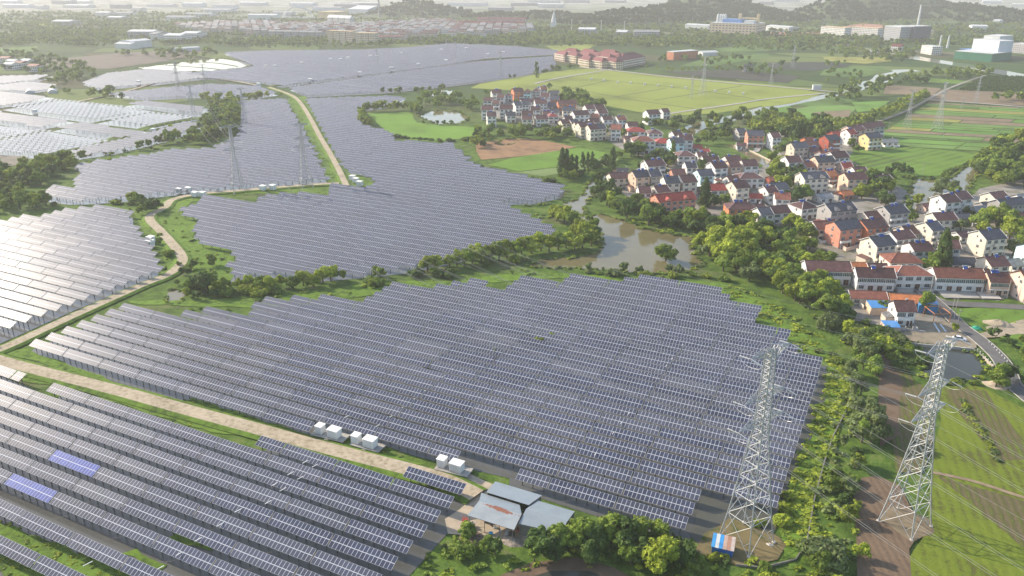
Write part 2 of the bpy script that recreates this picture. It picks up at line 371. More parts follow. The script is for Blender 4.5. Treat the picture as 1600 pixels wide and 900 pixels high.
for d in ([(246,101),(318,106),(345,109)], [(300,96),(340,99),(372,104)], [(215,108),(270,111)]):
    ribbon('ditch', d, [(-2.2, .09, 0), (2.2, .09, 0)], [M_grass2])
for q in ([(-60,794),(60,838),(150,875),(240,915),(190,940),(90,885),(-60,826)], [(-60,835),(40,872),(110,908),(160,940),(90,940),(-60,868)], [(262,842),(300,826),(345,848),(330,862),(280,852)], [(190,866),(215,858),(262,884),(250,894)]):
    sheet('grass_patch', q, .09, M_grass, step=2.5, amp=.8)
# --- crops and meadows
Crow = math.atan2(P(1600,168)[1]-P(1385,150)[1], P(1600,168)[0]-P(1385,150)[0])
YG, G1c, G2c, BR = (.22, .25, .06), (.11, .19, .03), (.16, .25, .045), (.26, .16, .085)
def crop(name, px, m, z=.03, **k): return sheet(name, px, z, m, **k)
rice = crop_mat('rice_crop', (.215, .25, .055), (.13, .15, .04), .2, 2.2, 1.0, .012, .12)
crop('rice_field', [(735,138),(750,131),(850,114),(905,107),(960,110),(1050,120),(1200,132),(1270,139),(1240,155),(1180,168),(1120,177),(1035,182),(960,168),(880,150),(810,142)], rice, .05)
crop('rice_field', [(1200,134),(1290,146),(1240,161),(1190,168)], rice, .045)
M_ditch = mat('ditch_grass', (.07, .09, .03), .3, .6)
for d in ([(838,131),(900,140),(980,155),(1085,170)], [(925,123),(1000,131),(1080,140),(1180,155)], [(838,131),(880,122),(940,114)], [(893,139),(950,126)], [(1022,157),(1085,147),(1160,134)], [(960,152),(1040,138)]):
    ribbon('ditch', d, [(-1.1, .07, 0), (1.1, .07, 0)], [M_ditch])
bright = crop_mat('young_crop', (.135, .24, .035), (.09, .15, .03), .3, 3., 1.0, .02, .2)
crop('green_field', [(574,177),(640,174),(652,192),(690,196),(745,200),(772,210),(735,215),(680,222),(640,219),(618,212),(600,203)], bright, .05)
crop('brown_field', [(742,224),(790,217),(830,217),(866,223),(900,230),(862,238),(800,246),(752,250)], mat('ploughed_earth', (.27, .165, .09), .35, .1, .95, .1, c2=(.17, .11, .07)), .05)
crop('green_field', [(762,258),(800,247),(870,236),(905,231),(950,240),(925,252),(880,260),(810,268)], bright, .06)
crop('green_field', [(800,270),(870,262),(905,252),(960,244),(968,250),(940,262),(900,268),(850,276)], crop_mat('pale_crop', (.16, .22, .08), (.10, .12, .05), .3, 2, 1., .03, .2), .055)
meadow = crop_mat('meadow', (.115, .195, .032), (.07, .11, .025), 1.1, 7, 1.0, .03, .2)
crop('meadow', [(1322,246),(1345,228),(1432,231),(1500,238),(1545,246),(1522,258),(1484,274),(1430,276),(1385,270),(1350,262)], meadow, .05)
for d in ([(1365,243),(1400,250),(1470,258)], [(1400,250),(1445,242)], [(1350,262),(1400,252)]):
    ribbon('ditch', d, [(-.7, .08, 0), (.7, .08, 0)], [M_ditch])
# the strip fields on the upper right: long narrow plots lying side by side
strip_m = [crop_mat('strip_a', (.14, .23, .06), (.09, .12, .04), .1, 2, 1., .03, .2), crop_mat('strip_b', (.25, .25, .07), (.2, .17, .07), .1, 2, 1., .03, .2),
           mat('strip_c', (.20, .15, .09), .3, .1), crop_mat('strip_d', (.10, .17, .045), (.08, .08, .04), .1, 2, 1., .03, .3), crop_mat('strip_e', (.13, .24, .05), (.10, .15, .04), .1, 2, 1., .03, .2)]
seq = [0, 4, 3, 0, 2, 1, 4, 0, 3, 1, 2, 0, 4, 1, 3, 0, 2, 4, 1, 0]
def lerp(a, b, t): return (a[0]+(b[0]-a[0])*t, a[1]+(b[1]-a[1])*t)
A0, A1, B0, B1 = P(1352,226), P(1452,160), P(1560,238), P(1680,172)
t = 0; i = 0; rs = random.Random(5)
while t < 1:
    dt = rs.uniform(.035, .08); t2 = min(1, t+dt)
    q = [lerp(A0, A1, t+.004), lerp(A0, A1, t2-.004), lerp(B0, B1, t2-.004), lerp(B0, B1, t+.004)]
    mid = rs.uniform(.3, .8)
    k = seq[i % 20]
    sheet('field_strip', [q[0], q[1], lerp(q[1], q[2], mid), lerp(q[0], q[3], mid)], .05, strip_m[k], world=True, step=20)
    sheet('field_strip', [lerp(q[0], q[3], mid+.01), lerp(q[1], q[2], mid+.01), q[2], q[3]], .05, strip_m[seq[(i+7) % 20] if rs.random() < .4 else k], world=True, step=20)
    t = t2; i += 1
for px, m in (([(1215,178),(1290,160),(1340,168),(1320,190),(1300,196)], strip_m[0]), ([(1232,166),(1300,152),(1345,158),(1300,166)], strip_m[3]),
              ([(1270,176),(1330,172),(1325,184),(1290,184)], strip_m[2]), ([(1330,160),(1392,158),(1370,172),(1340,176)], strip_m[4]), ([(1200,172),(1232,166),(1300,196),(1270,198)], strip_m[4]),
              ([(1385,133),(1470,138),(1460,150),(1380,147)], strip_m[2]), ([(1430,121),(1520,127),(1505,132),(1440,128)], meadow), ([(1470,140),(1600,146),(1600,166),(1450,158)], mat('tilled', (.19, .14, .085), .3, .08)),
              ([(1285,89),(1390,90),(1392,96),(1350,100),(1290,95)], strip_m[1]), ([(1290,107),(1380,104),(1395,112),(1340,122),(1280,118)], strip_m[3]), ([(1200,98),(1300,97),(1330,103),(1270,112),(1200,108)], mat('dark_field', (.034, .04, .025), .3, .08)),
              ([(1030,112),(1160,110),(1250,120),(1230,130),(1100,120)], mat('dark_field2', (.045, .042, .03), .3, .05)), ([(1100,92),(1200,84),(1205,90),(1110,104),(1060,104)], strip_m[3]), ([(1115,76),(1200,68),(1260,74),(1200,80),(1130,82)], strip_m[3]),
              ([(850,72),(940,68),(905,82),(870,80)], rice), ([(985,66),(1050,66),(1050,72),(1000,70)], rice),
              ([(60,35),(100,36),(95,46),(55,45)], rice), ([(0,76),(60,72),(50,82),(0,84)], strip_m[3]), ([(50,96),(200,82),(330,78),(260,96),(170,108),(60,106)], mat('fallow', (.105, .085, .06), .25, .05)),
              ([(0,243),(45,246),(35,258),(0,262)], mat('fallow2', (.17, .15, .11), .25, .1))):
    crop('field', px, m, .05)
# right foreground: rape stubble and crop rows, tilled strip under the second pylon
a_row = math.atan2(P(1600,880)[1]-P(1500,640)[1], P(1600,880)[0]-P(1500,640)[0])
fc = crop_mat('mustard_crop', (.135, .175, .022), (.12, .11, .04), a_row, 2.3, .9, .05, .13)
fc2 = crop_mat('thin_crop', (.12, .155, .025), (.135, .11, .06), a_row, 1.9, .5, .05, .22)
crop('crop_field', [(1465,606),(1530,604),(1600,640),(1850,700),(2100,900),(2100,1350),(1500,1350),(1425,1000),(1415,880),(1450,830),(1455,740),(1470,660)], fc, .05)
crop('crop_field', [(1478,610),(1540,612),(1600,690),(1600,720),(1560,722),(1500,650)], fc2, .06)
crop('crop_field', [(1400,560),(1432,600),(1460,610),(1455,700),(1440,740),(1400,740),(1385,640)], fc2, .05)
crop('crop_field', [(1462,745),(1600,785),(1700,860),(1700,900),(1600,860),(1520,790)], fc2, .058)
crop('tilled_field', [(1335,750),(1370,745),(1405,760),(1440,830),(1420,860),(1432,1000),(1500,1350),(1370,1350),(1340,1000),(1338,850)], crop_mat('tilled_soil', (.15, .105, .07), (.105, .075, .05), a_row+.25, 1.6, 1., .05, .2), .055)
crop('bare_ground', [(1370,812),(1400,790),(1455,815),(1460,835),(1425,850)], mat('trampled_soil', (.20, .155, .095), .3, .4), .07, step=3)
crop('bare_ground', [(1375,555),(1395,560),(1412,600),(1405,680),(1375,700),(1372,620)], M_soil, .045)
crop('meadow', [(1488,484),(1600,480),(1700,500),(1700,560),(1600,548),(1545,520),(1520,512),(1498,500)], meadow, .05)
crop('bare_ground', [(1540,512),(1600,500),(1660,505),(1640,520),(1560,528),(1530,530)], mat('sand_heap', (.34, .28, .20), .3, .3), .06, step=4)
crop('bare_ground', [(1400,500),(1490,505),(1530,530),(1525,545),(1440,538),(1390,525)], mat('waste_ground', (.24, .20, .14), .35, .3), .05, step=4)

# --- roads: a bank each side and the running surface on top
def road(px, hw, m, h=.5, bank=1.6, name='road', z0=.02):
    return ribbon(name, px, [(-hw-bank, z0, 0), (-hw-.35, h-.06, 0), (-hw, h, 1), (hw, h, 0), (hw+.35, h-.06, 0), (hw+bank, z0, 0)], [M_grass, m])
roadA, ptsA = road([(-160,526),(-60,548),(0,566),(60,582),(120,597),(200,618),(300,646),(400,673),(500,701),(580,722),(650,740),(700,756),(745,778)], 2.5, M_dirtroad, name='dirt_road')
road([(-60,566),(0,549),(60,522),(120,494),(180,467),(225,447),(262,432),(283,415),(284,402),(270,384),(250,362),(236,348),(236,338),(258,326),(270,314),(310,305),(370,300),(440,294),(490,290),(530,288)], 2.2, M_dirtroad, .52, name='dirt_road')
road([(541,292),(530,268),(515,240),(500,215),(487,190),(474,168),(462,154),(446,146),(420,137)], 1.9, M_dirtroad, .54, name='dirt_road')
for pl in ([(418,136),(470,128),(560,117),(640,105),(760,93),(862,87)], [(105,245),(230,200),(330,182)], [(60,246),(160,226),(240,208)]):
    ribbon('dirt_road', pl, [(-5, .06, 0), (-2, .5, 1), (2, .5, 0), (5, .06, 0)], [M_grass, M_grass2])
for pl in ([(290,113),(210,140),(120,160)], [(300,120),(350,125),(402,134)]):
    ribbon('path', pl, [(-2, .4, 0), (2, .4, 0)], [M_dirtroad])
ribbon('road', [(905,106),(960,111),(1050,121),(1140,130),(1210,136),(1290,143),(1330,148)], [(-3, .3, 0), (3, .3, 0)], [M_concrete])
ribbon('road', [(835,131),(880,121),(960,108)], [(-2.4, .12, 0), (2.4, .12, 0)], [M_concrete])
ribbon('road', [(1030,182),(1060,176),(1150,163),(1200,155),(1290,146)], [(-2.2, .14, 0), (2.2, .14, 0)], [M_concrete])
ribbon('road', [(1300,216),(1340,202),(1380,188),(1420,172),(1455,153),(1480,140),(1510,128),(1540,118)], [(-1.8, .2, 0), (1.8, .2, 0)], [mat('lane_concrete', (.27, .25, .21), .2, .2)])
ribbon('road', [(1440,155),(1500,160),(1600,168),(1700,178)], [(-2.2, .25, 0), (2.2, .25, 0)], [M_concrete])
ribbon('railway_bed', [(955,48),(1000,52),(1100,57),(1200,62),(1280,66)], [(-14, .1, 0), (-8, 3, 1), (8, 3, 0), (14, .1, 0)], [M_grass2, mat('ballast', (.27, .22, .19), .2, .1)])
ribbon('road', [(1180,238),(1192,226),(1205,232),(1222,248),(1240,262)], [(-2.2, .16, 0), (2.2, .16, 0)], [M_concrete])
kerbed = [(-2.9, .04, 0), (-2.85, .18, 0), (-2.6, .18, 1), (-2.55, .1, 1), (2.55, .1, 0), (2.6, .18, 0), (2.85, .18, 0), (2.9, .04, 0)]
ribbon('road', [(1425,440),(1452,465),(1480,490),(1500,510),(1530,532),(1560,560),(1575,585),(1585,605),(1640,650)], kerbed, [M_concrete, M_asphalt])
ribbon('road', [(1470,474),(1500,477),(1550,479),(1600,482),(1680,486)], [(-2.6, .13, 0), (2.6, .13, 0)], [M_asphalt])
ribbon('path', [(1455,740),(1520,754),(1600,780),(1700,810)], [(-.6, .09, 0), (.6, .09, 0)], [mat('field_track', (.27, .2, .13), .3, .4)])
# ============================================================ SOLAR TABLES
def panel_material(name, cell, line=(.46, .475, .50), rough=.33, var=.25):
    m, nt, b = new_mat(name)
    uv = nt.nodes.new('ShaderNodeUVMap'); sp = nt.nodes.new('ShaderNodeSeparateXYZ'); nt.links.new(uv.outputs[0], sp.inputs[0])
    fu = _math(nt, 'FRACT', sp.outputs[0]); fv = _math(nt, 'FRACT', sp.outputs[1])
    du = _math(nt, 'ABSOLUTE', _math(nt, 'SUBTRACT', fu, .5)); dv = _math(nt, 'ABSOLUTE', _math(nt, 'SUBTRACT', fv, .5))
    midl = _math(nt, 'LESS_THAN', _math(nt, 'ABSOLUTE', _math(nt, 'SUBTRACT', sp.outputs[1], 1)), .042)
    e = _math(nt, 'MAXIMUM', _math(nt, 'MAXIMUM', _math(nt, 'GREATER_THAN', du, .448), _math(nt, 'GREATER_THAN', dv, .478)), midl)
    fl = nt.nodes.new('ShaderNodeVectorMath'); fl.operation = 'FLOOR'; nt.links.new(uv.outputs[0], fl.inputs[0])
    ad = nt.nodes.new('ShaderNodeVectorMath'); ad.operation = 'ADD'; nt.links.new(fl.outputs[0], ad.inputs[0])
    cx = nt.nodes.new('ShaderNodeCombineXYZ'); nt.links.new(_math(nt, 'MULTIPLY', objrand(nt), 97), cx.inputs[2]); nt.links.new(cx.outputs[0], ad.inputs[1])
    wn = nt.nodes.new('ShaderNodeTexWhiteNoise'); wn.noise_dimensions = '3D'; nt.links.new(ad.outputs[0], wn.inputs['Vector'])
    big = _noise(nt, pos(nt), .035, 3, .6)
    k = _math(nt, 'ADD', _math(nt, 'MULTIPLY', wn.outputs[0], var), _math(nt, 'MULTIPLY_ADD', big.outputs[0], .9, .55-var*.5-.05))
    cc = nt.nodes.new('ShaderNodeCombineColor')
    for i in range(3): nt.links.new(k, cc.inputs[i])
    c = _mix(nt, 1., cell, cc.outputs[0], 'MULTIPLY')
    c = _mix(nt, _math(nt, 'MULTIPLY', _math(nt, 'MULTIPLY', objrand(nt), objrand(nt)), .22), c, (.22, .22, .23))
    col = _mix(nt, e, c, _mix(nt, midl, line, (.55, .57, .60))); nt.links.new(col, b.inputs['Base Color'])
    b.inputs['Roughness'].default_value = rough; b.inputs['Specular IOR Level'].default_value = .05
    b.inputs['Sheen Weight'].default_value = .8; b.inputs['Sheen Roughness'].default_value = .35; b.inputs['Sheen Tint'].default_value = (.85, .9, 1, 1)
    return m
M_panel = panel_material('solar_cells', (.048, .058, .098))
M_panel_glare = panel_material('glare_cells', (.21, .205, .20), (.46, .45, .44)); M_panel_greyer = panel_material('grey_glare_cells', (.13, .13, .145))  # paler copies of solar_cells: sun glare put into the cell colour
M_panel_blue = panel_material('blue_solar_cells', (.05, .085, .33), (.35, .4, .6))
M_frame = mat('galvanised_steel', (.30, .31, .32), .2, 1., .5, .5, .4)
M_post = mat('concrete_post', (.13, .125, .12), .3, .6, .9, .2)
M_back = mat('panel_backing', (.30, .31, .33), .1, 1)
TW, PITCH, NPAN = 16.8, 5.86, 16
TY0, TZ0, TY1, TZ1 = 0.0, 2.35, 2.85, 3.75       # lower (south) edge and upper (north) edge of a table
def panel_mesh(w_, mname, m):
    # slab with the panel grid on top
    me = bpy.data.meshes.new(mname); t = .06
    n = Vector((0, -(TZ1-TZ0), TY1-TY0)).normalized()*t
    c = [(0, TY0, TZ0), (w_, TY0, TZ0), (w_, TY1, TZ1), (0, TY1, TZ1)]
    v = c+[tuple(Vector(p)+n) for p in c]
    f = [(4,5,6,7),(0,3,2,1),(0,1,5,4),(1,2,6,5),(2,3,7,6),(3,0,4,7)]
    me.from_pydata(v, [], f); me.materials.append(m); me.materials.append(M_back)
    me.polygons.foreach_set('material_index', [0,1,1,1,1,1])
    uvl = me.uv_layers.new(name='UVMap'); nw = w_/1.05
    top = [(0, 0), (nw, 0), (nw, 2), (0, 2)]
    for i in range(4): uvl.data[i].uv = top[i]
    me.update(); return me
ME_P = {n_: panel_mesh(n_*1.05, 'panel_array', M_panel) for n_ in (4, 8, 12, 16)}; ME_PB = panel_mesh(TW, 'panel_array_blue', M_panel_blue)
def post_mesh():
    mb = MB(); ym = 1.42; mb.bar((0, ym, -.3), (0, ym, 2.6), .13, n=6); return mb.mesh('post', M_post)
def rail_mesh(TW, POSTX):
    mb = MB()
    for yy in (.55, 2.3):
        z = TZ0+(TZ1-TZ0)*yy/TY1-.09; mb.box(.2, TW-.2, yy-.04, yy+.04, z-.05, z+.05)
    for x in POSTX:
        mb.bar((x, .4, TZ0+.1), (x, 2.5, TZ1-.3), .05); mb.bar((x, 1.42, 1.7), (x, .6, TZ0+.25), .035); mb.bar((x, 1.42, 1.7), (x, 2.2, TZ1-.45), .035)
    return mb.mesh('support_frame', M_frame)
POSTX = {16: [1.3, 4.15, 7.0, 9.8, 12.65, 15.5], 12: [1.3, 4.6, 8.0, 11.3], 8: [1.2, 4.2, 7.2], 4: [.8, 3.4]}
ME_POST = post_mesh(); ME_RAIL = {n_: rail_mesh(n_*1.05, POSTX[n_]) for n_ in POSTX}
GAPX = {'front left': -82.9, 'central': 0, 'upper middle': 4, 'upper left': 7, 'lower left': 2}
P1 = P(1077, 816, 2.4); GAPX['central'] = P1[0]
NB = P(738, 779, 2.4)[1]          # a row line measured in the photograph
rp = random.Random(11)
TABLES = []
BLUEN = P(30, 768, 3)[1]-1.4
for fld in ('front left', 'central', 'upper middle', 'upper left', 'lower left'):
    poly = SFW[fld]; xs = [a for a, b in poly]; ys = [b for a, b in poly]
    k0 = int((min(ys)-NB)/PITCH)-1; k1 = int((max(ys)-NB)/PITCH)+2
    step = TW+.45; g0 = GAPX[fld]
    for k in range(k0, k1):
        y = NB+k*PITCH
        if fld == 'front left' and y < BLUEN-3: y -= (math.floor((BLUEN-3-y)/PITCH)+1)*2.2
        sh = 0 if fld in ('front left',) else (step*.5 if (k//9) % 2 else 0)
        i0 = int((min(xs)-g0)/step)-2; i1 = int((max(xs)-g0)/step)+2
        for i in range(i0, i1):
            x0 = g0+sh+i*step+.225
            q = Q(x0+TW/2, y+1.4, 3); q0 = Q(x0, y, 3); q1 = Q(x0+TW, y, 3)
            if max(q0[0], q1[0], q[0]) < -220 or min(q0[0], q1[0]) > 1615 or q[1] > 1110 or q[1] < -20 or q[2] > 1e8: continue
            ok = [inpoly(x0+TW*(t+.5)/8, y+1.4, poly) for t in range(8)]
            if all(ok): TABLES.append([fld, k, x0, y, q[2], q[0], q[1], 16])
            elif sum(ok) >= 2:
                # part tables at the field's edge: 4, 8 or 12 panels wide, never broken in the middle
                if ok[0] or ok[-1]:
                    n_ = 0
                    seq_ = ok if ok[0] else ok[::-1]
                    for v in seq_:
                        if not v: break
                        n_ += 1
                    n_ = min(16, 4*round(n_*2/4))
                    if n_ >= 4:
                        wd = n_*1.05; TABLES.append([fld, k, x0 if ok[0] else x0+TW-wd, y, q[2], q[0], q[1], n_])
# tables are cut out where the pylon stands
PYL1 = P(1166, 845)
TABLES = [t for t in TABLES if not (abs(t[2]+t[7]*.525-PYL1[0]) < t[7]*.525+2 and abs(t[3]+1.4-PYL1[1]) < 5.5)]
TABLES.sort(key=lambda t: (t[5] < -60 or t[6] > 915, t[4]))
near, far_t = TABLES[:300], TABLES[300:]
FIELD_DESC = {'front left': 'front left field', 'central': 'large central field', 'upper middle': 'field behind the hedge',
              'upper left': 'field left of straight track', 'lower left': 'bright field inside road bend'}
rowset = {}
for t in near: rowset.setdefault(t[0], {}).setdefault(t[1], []).append(t)
proto = None
for fld, rows in rowset.items():
    for r_i, k in enumerate(sorted(rows)):
        row = sorted(rows[k], key=lambda t: -t[2])
        for c_i, t in enumerate(row):
            blue = fld == 'front left' and t[7] == 16 and ((abs(t[5]-130) < 44 and abs(t[6]-716) < 9) or (abs(t[5]-28) < 36 and abs(t[6]-768) < 11))
            o = empty('solar_table', (t[2], t[3], 0))
            look = 'blue solar table' if blue else 'solar table'
            tag(o, f'{look}, {onramp(c_i+1)} from right in {onramp(r_i+1)} row up, {FIELD_DESC[fld]}', 'solar panel', 'solar tables of '+FIELD_DESC[fld])
            tz = rp.uniform(-.012, .012); o.rotation_euler = (rp.uniform(-.014, .014), 0, tz*.3)
            link('panel_array', ME_PB if blue else ME_P[t[7]], o); link('support_frame', ME_RAIL[t[7]], o)
            for x in POSTX[t[7]]: link('post', ME_POST, o, (x, 0, 0))
# every table beyond the three hundred nearest: one mesh, each table still at its own place, height and tilt
def bulk_tables(name, items, wid, mat_list, posts=True, label=None):
    """items: x0,y,width,uvoffset"""
    n = len(items)
    V = []; F = []; UV = []; MI = []
    for j, (x0, y, wd, flat) in enumerate(items):
        dz = rp.uniform(-.06, .06); tt = rp.uniform(-.05, .05)
        z0, z1 = TZ0+dz, TZ1+dz+tt
        if flat: z0, z1 = 2.9+dz, 3.5+dz+tt
        k = len(V); V += [(x0, y, z0), (x0+wd, y, z0), (x0+wd, y+TY1, z1), (x0, y+TY1, z1), (x0, y, z0-.1), (x0+wd, y, z0-.1), (x0+wd, y+TY1, z1-.1), (x0, y+TY1, z1-.1)]
        F += [(k, k+1, k+2, k+3), (k+4, k+7, k+6, k+5), (k+4, k+5, k+1, k), (k+5, k+6, k+2, k+1), (k+6, k+7, k+3, k+2), (k+7, k+4, k, k+3)]
        MI += [0, 1, 1, 1, 1, 1]; u = rp.randrange(400); nw = round(wd/1.05)
        UV += [(u, 0), (u+nw, 0), (u+nw, 2), (u, 2)]+[(0, 0)]*20
        if posts:
            for x in (1.3, 7., 12.6):
                if x > wd: continue
                k = len(V); a = .13; V += [(x0+x-a, y+1.42-a, 0), (x0+x+a, y+1.42-a, 0), (x0+x, y+1.42+a, 0), (x0+x-a, y+1.42-a, 2.6), (x0+x+a, y+1.42-a, 2.6), (x0+x, y+1.42+a, 2.6)]
                F += [(k, k+1, k+4, k+3), (k+1, k+2, k+5, k+4), (k+2, k, k+3, k+5)]; MI += [2, 2, 2]; UV += [(0, 0)]*12
    me = bpy.data.meshes.new(name); me.from_pydata(V, [], F)
    for m in mat_list: me.materials.append(m)
    me.polygons.foreach_set('material_index', MI)
    uvl = me.uv_layers.new(name='UVMap'); uvl.data.foreach_set('uv', np.array(UV, dtype=np.float32).ravel())
    me.update(); return tag(link(name, me), label, 'solar panels', kind='stuff')
groups = {}
for t in far_t: groups.setdefault('rows', []).append((t[2], t[3], t[7]*1.05, False))
for fld in ('far', 'far front', 'far left', 'grey a', 'grey b', 'grey c', 'grey d', 'bright far', 'bright a', 'bright b', 'bright c'):
    poly = SFW[fld]; xs = [a for a, b in poly]; ys = [b for a, b in poly]; y = NB+PITCH*int((min(ys)-NB)/PITCH)
    while y < max(ys):
        x = min(xs); run = None            # one table after another along the row, the last one cut to fit
        while x < max(xs)+6:
            c = inpoly(x+2.1, y+1.4, poly) and ('far' in fld or (inpoly(x+2.1, y-5, poly) and inpoly(x+2.1, y+9, poly)))
            if c and run is None: run = x
            if run is not None and (not c or x-run >= 21):
                if x-run > 3: groups.setdefault('pale' if 'bright' in fld else ('grey' if 'grey' in fld else 'rows'), []).append((run, y, x-run-.3, False))
                run = x if c else None
            x += 4.2
        y += PITCH
for fld in ('dotted a', 'dotted b', 'dotted c', 'dotted d'):
    poly = SFW[fld]; xs = [a for a, b in poly]; ys = [b for a, b in poly]; y = NB+PITCH*int((min(ys)-NB)/PITCH)
    while y < max(ys):
        x = min(xs)
        while x < max(xs):
            if inpoly(x+2, y-5, poly) and inpoly(x+2, y+9, poly): groups.setdefault('trackers', []).append((x, y, 4.2, True))
            x += 6.6
        y += PITCH
print('tables', len(TABLES), {k: len(v) for k, v in groups.items()})
bulk_tables('solar_rows', groups['rows'], TW, [M_panel, M_back, M_post], True, 'mass of further solar rows filling the ponds up to the town')
bulk_tables('pale_rows', groups['pale'], TW, [M_panel_glare, M_back, M_post], True, 'solar rows painted pale for sun glare in the blocks at the far left edge')
bulk_tables('grey_rows', groups['grey'], TW, [M_panel_greyer, M_back, M_post], True, 'solar rows painted grey for sun glare between the dotted blocks at the left')
bulk_tables('tracker_rows', groups['trackers'], 4, [M_panel_glare, M_back, M_post], True, 'dotted rows of small square solar units painted pale for glare at the left edge')
# ============================================================ HOUSES
WALLC = {'white': (.70, .68, .64), 'cream': (.66, .60, .49), 'grey': (.36, .345, .33), 'orange': (.56, .20, .10), 'salmon': (.60, .26, .18), 'pink': (.62, .46, .38), 'peach': (.62, .45, .33), 'pale blue': (.48, .66, .66), 'beige': (.54, .47, .38), 'red': (.34, .09, .06), 'yellow': (.68, .52, .26)}
ROOFC = {'maroon': (.105, .048, .042), 'dark': (.062, .065, .078), 'red': (.30, .05, .035), 'orange': (.50, .17, .06), 'brown': (.22, .08, .05), 'grey': (.20, .20, .20)}
def wall_mat(k): return mat('render_'+k.replace(' ', '_'), WALLC[k], .16, .35, .9, .2, rnd=.07)
def roof_mat(k):
    name = 'tiles_'+k
    if name in MATS: return MATS[name]
    c = ROOFC[k]; m, nt, b = new_mat(name)
    tc = nt.nodes.new('ShaderNodeTexCoord'); sp = nt.nodes.new('ShaderNodeSeparateXYZ'); nt.links.new(tc.outputs['Object'], sp.inputs[0])
    s1 = _math(nt, 'SINE', _math(nt, 'MULTIPLY', sp.outputs[0], 21)); s2 = _math(nt, 'SINE', _math(nt, 'MULTIPLY', sp.outputs[1], 19))
    h = _math(nt, 'MULTIPLY_ADD', s1, .12, _math(nt, 'MULTIPLY_ADD', s2, .08, _noise(nt, pos(nt), .7, 5, .7).outputs[0]))
    col = _ramp(nt, h, [(.25, tuple(x*.55 for x in c)), (.5, c), (.8, tuple(min(1, x*1.6+.02) for x in c))])
    k2 = _math(nt, 'MULTIPLY_ADD', objrand(nt), .5, .75); cc = nt.nodes.new('ShaderNodeCombineColor')
    for i in range(3): nt.links.new(k2, cc.inputs[i])
    nt.links.new(_mix(nt, 1., col, cc.outputs[0], 'MULTIPLY'), b.inputs['Base Color'])
    b.inputs['Roughness'].default_value = .6; b.inputs['Specular IOR Level'].default_value = .35
    bn = nt.nodes.new('ShaderNodeBump'); bn.inputs['Strength'].default_value = .6; bn.inputs['Distance'].default_value = .06
    nt.links.new(h, bn.inputs['Height']); nt.links.new(bn.outputs[0], b.inputs['Normal'])
    MATS[name] = m; return m
M_trim = mat('white_trim', (.66, .65, .62), .1, 1)
M_fr = mat('window_frame', (.55, .56, .56), .1, 1)
M_glassg = mat('green_glass', (.035, .075, .07), .4, .6, .12, .5)
M_glassd = mat('dark_glass', (.03, .035, .045), .4, .6, .1, .5)
M_door = mat('door_wood', (.11, .06, .045), .3, 1, .6)
M_shade = mat('porch_recess', (.12, .11, .10), .2, 1)
M_tank = mat('steel_tank', (.6, .62, .64), .1, 1, .3, .5, .6)
M_coll = mat('blue_collector', (.03, .08, .30), .2, 1, .2)
def win_mesh(name, w_, h, cols, glass):
    mb = MB(); mb.m = 0; mb.box(-w_/2, w_/2, -.05, .02, 0, h); mb.m = 1
    pw = w_/cols
    for i in range(cols):
        x = -w_/2+i*pw; mb.box(x+.07, x+pw-.07, -.07, -.05, .08, h*.66); mb.box(x+.07, x+pw-.07, -.07, -.05, h*.7, h-.07)
    return mb.mesh(name, [M_fr, glass])
WM = {'s': win_mesh('window_small', 1.3, 1.4, 2, M_glassd), 'm': win_mesh('window_double', 2.0, 1.5, 3, M_glassd), 'g': win_mesh('window_band', 3.0, 1.6, 5, M_glassg), 't': win_mesh('window_stair', .8, 1.1, 1, M_glassd)}
def door_mesh():
    mb = MB(); mb.m = 0; mb.box(-1.15, 1.15, -.05, .02, 0, 2.5); mb.m = 1; mb.box(-1.0, -.03, -.08, -.05, .05, 2.35); mb.box(.03, 1.0, -.08, -.05, .05, 2.35)
    return mb.mesh('double_door', [M_trim, M_door])
ME_DOOR = door_mesh()
def heater_mesh():
    mb = MB(); mb.m = 0; mb.bar((-.95, .45, 1.15), (.95, .45, 1.15), .26, n=8)
    for x in (-.8, .8): mb.bar((x, .5, 0), (x, .45, 1.1), .04); mb.bar((x, -.75, .05), (x, .45, 1.1), .04)
    mb.m = 1; mb.hexa([(-.85, -.8, .15), (.85, -.8, .15), (.85, .3, 1.0), (-.85, .3, 1.0), (-.85, -.85, .22), (.85, -.85, .22), (.85, .25, 1.08), (-.85, .25, 1.08)])
    return mb.mesh('water_heater', [M_tank, M_coll])
ME_HEAT = heater_mesh()
rh = random.Random(3)
HOUSES = []
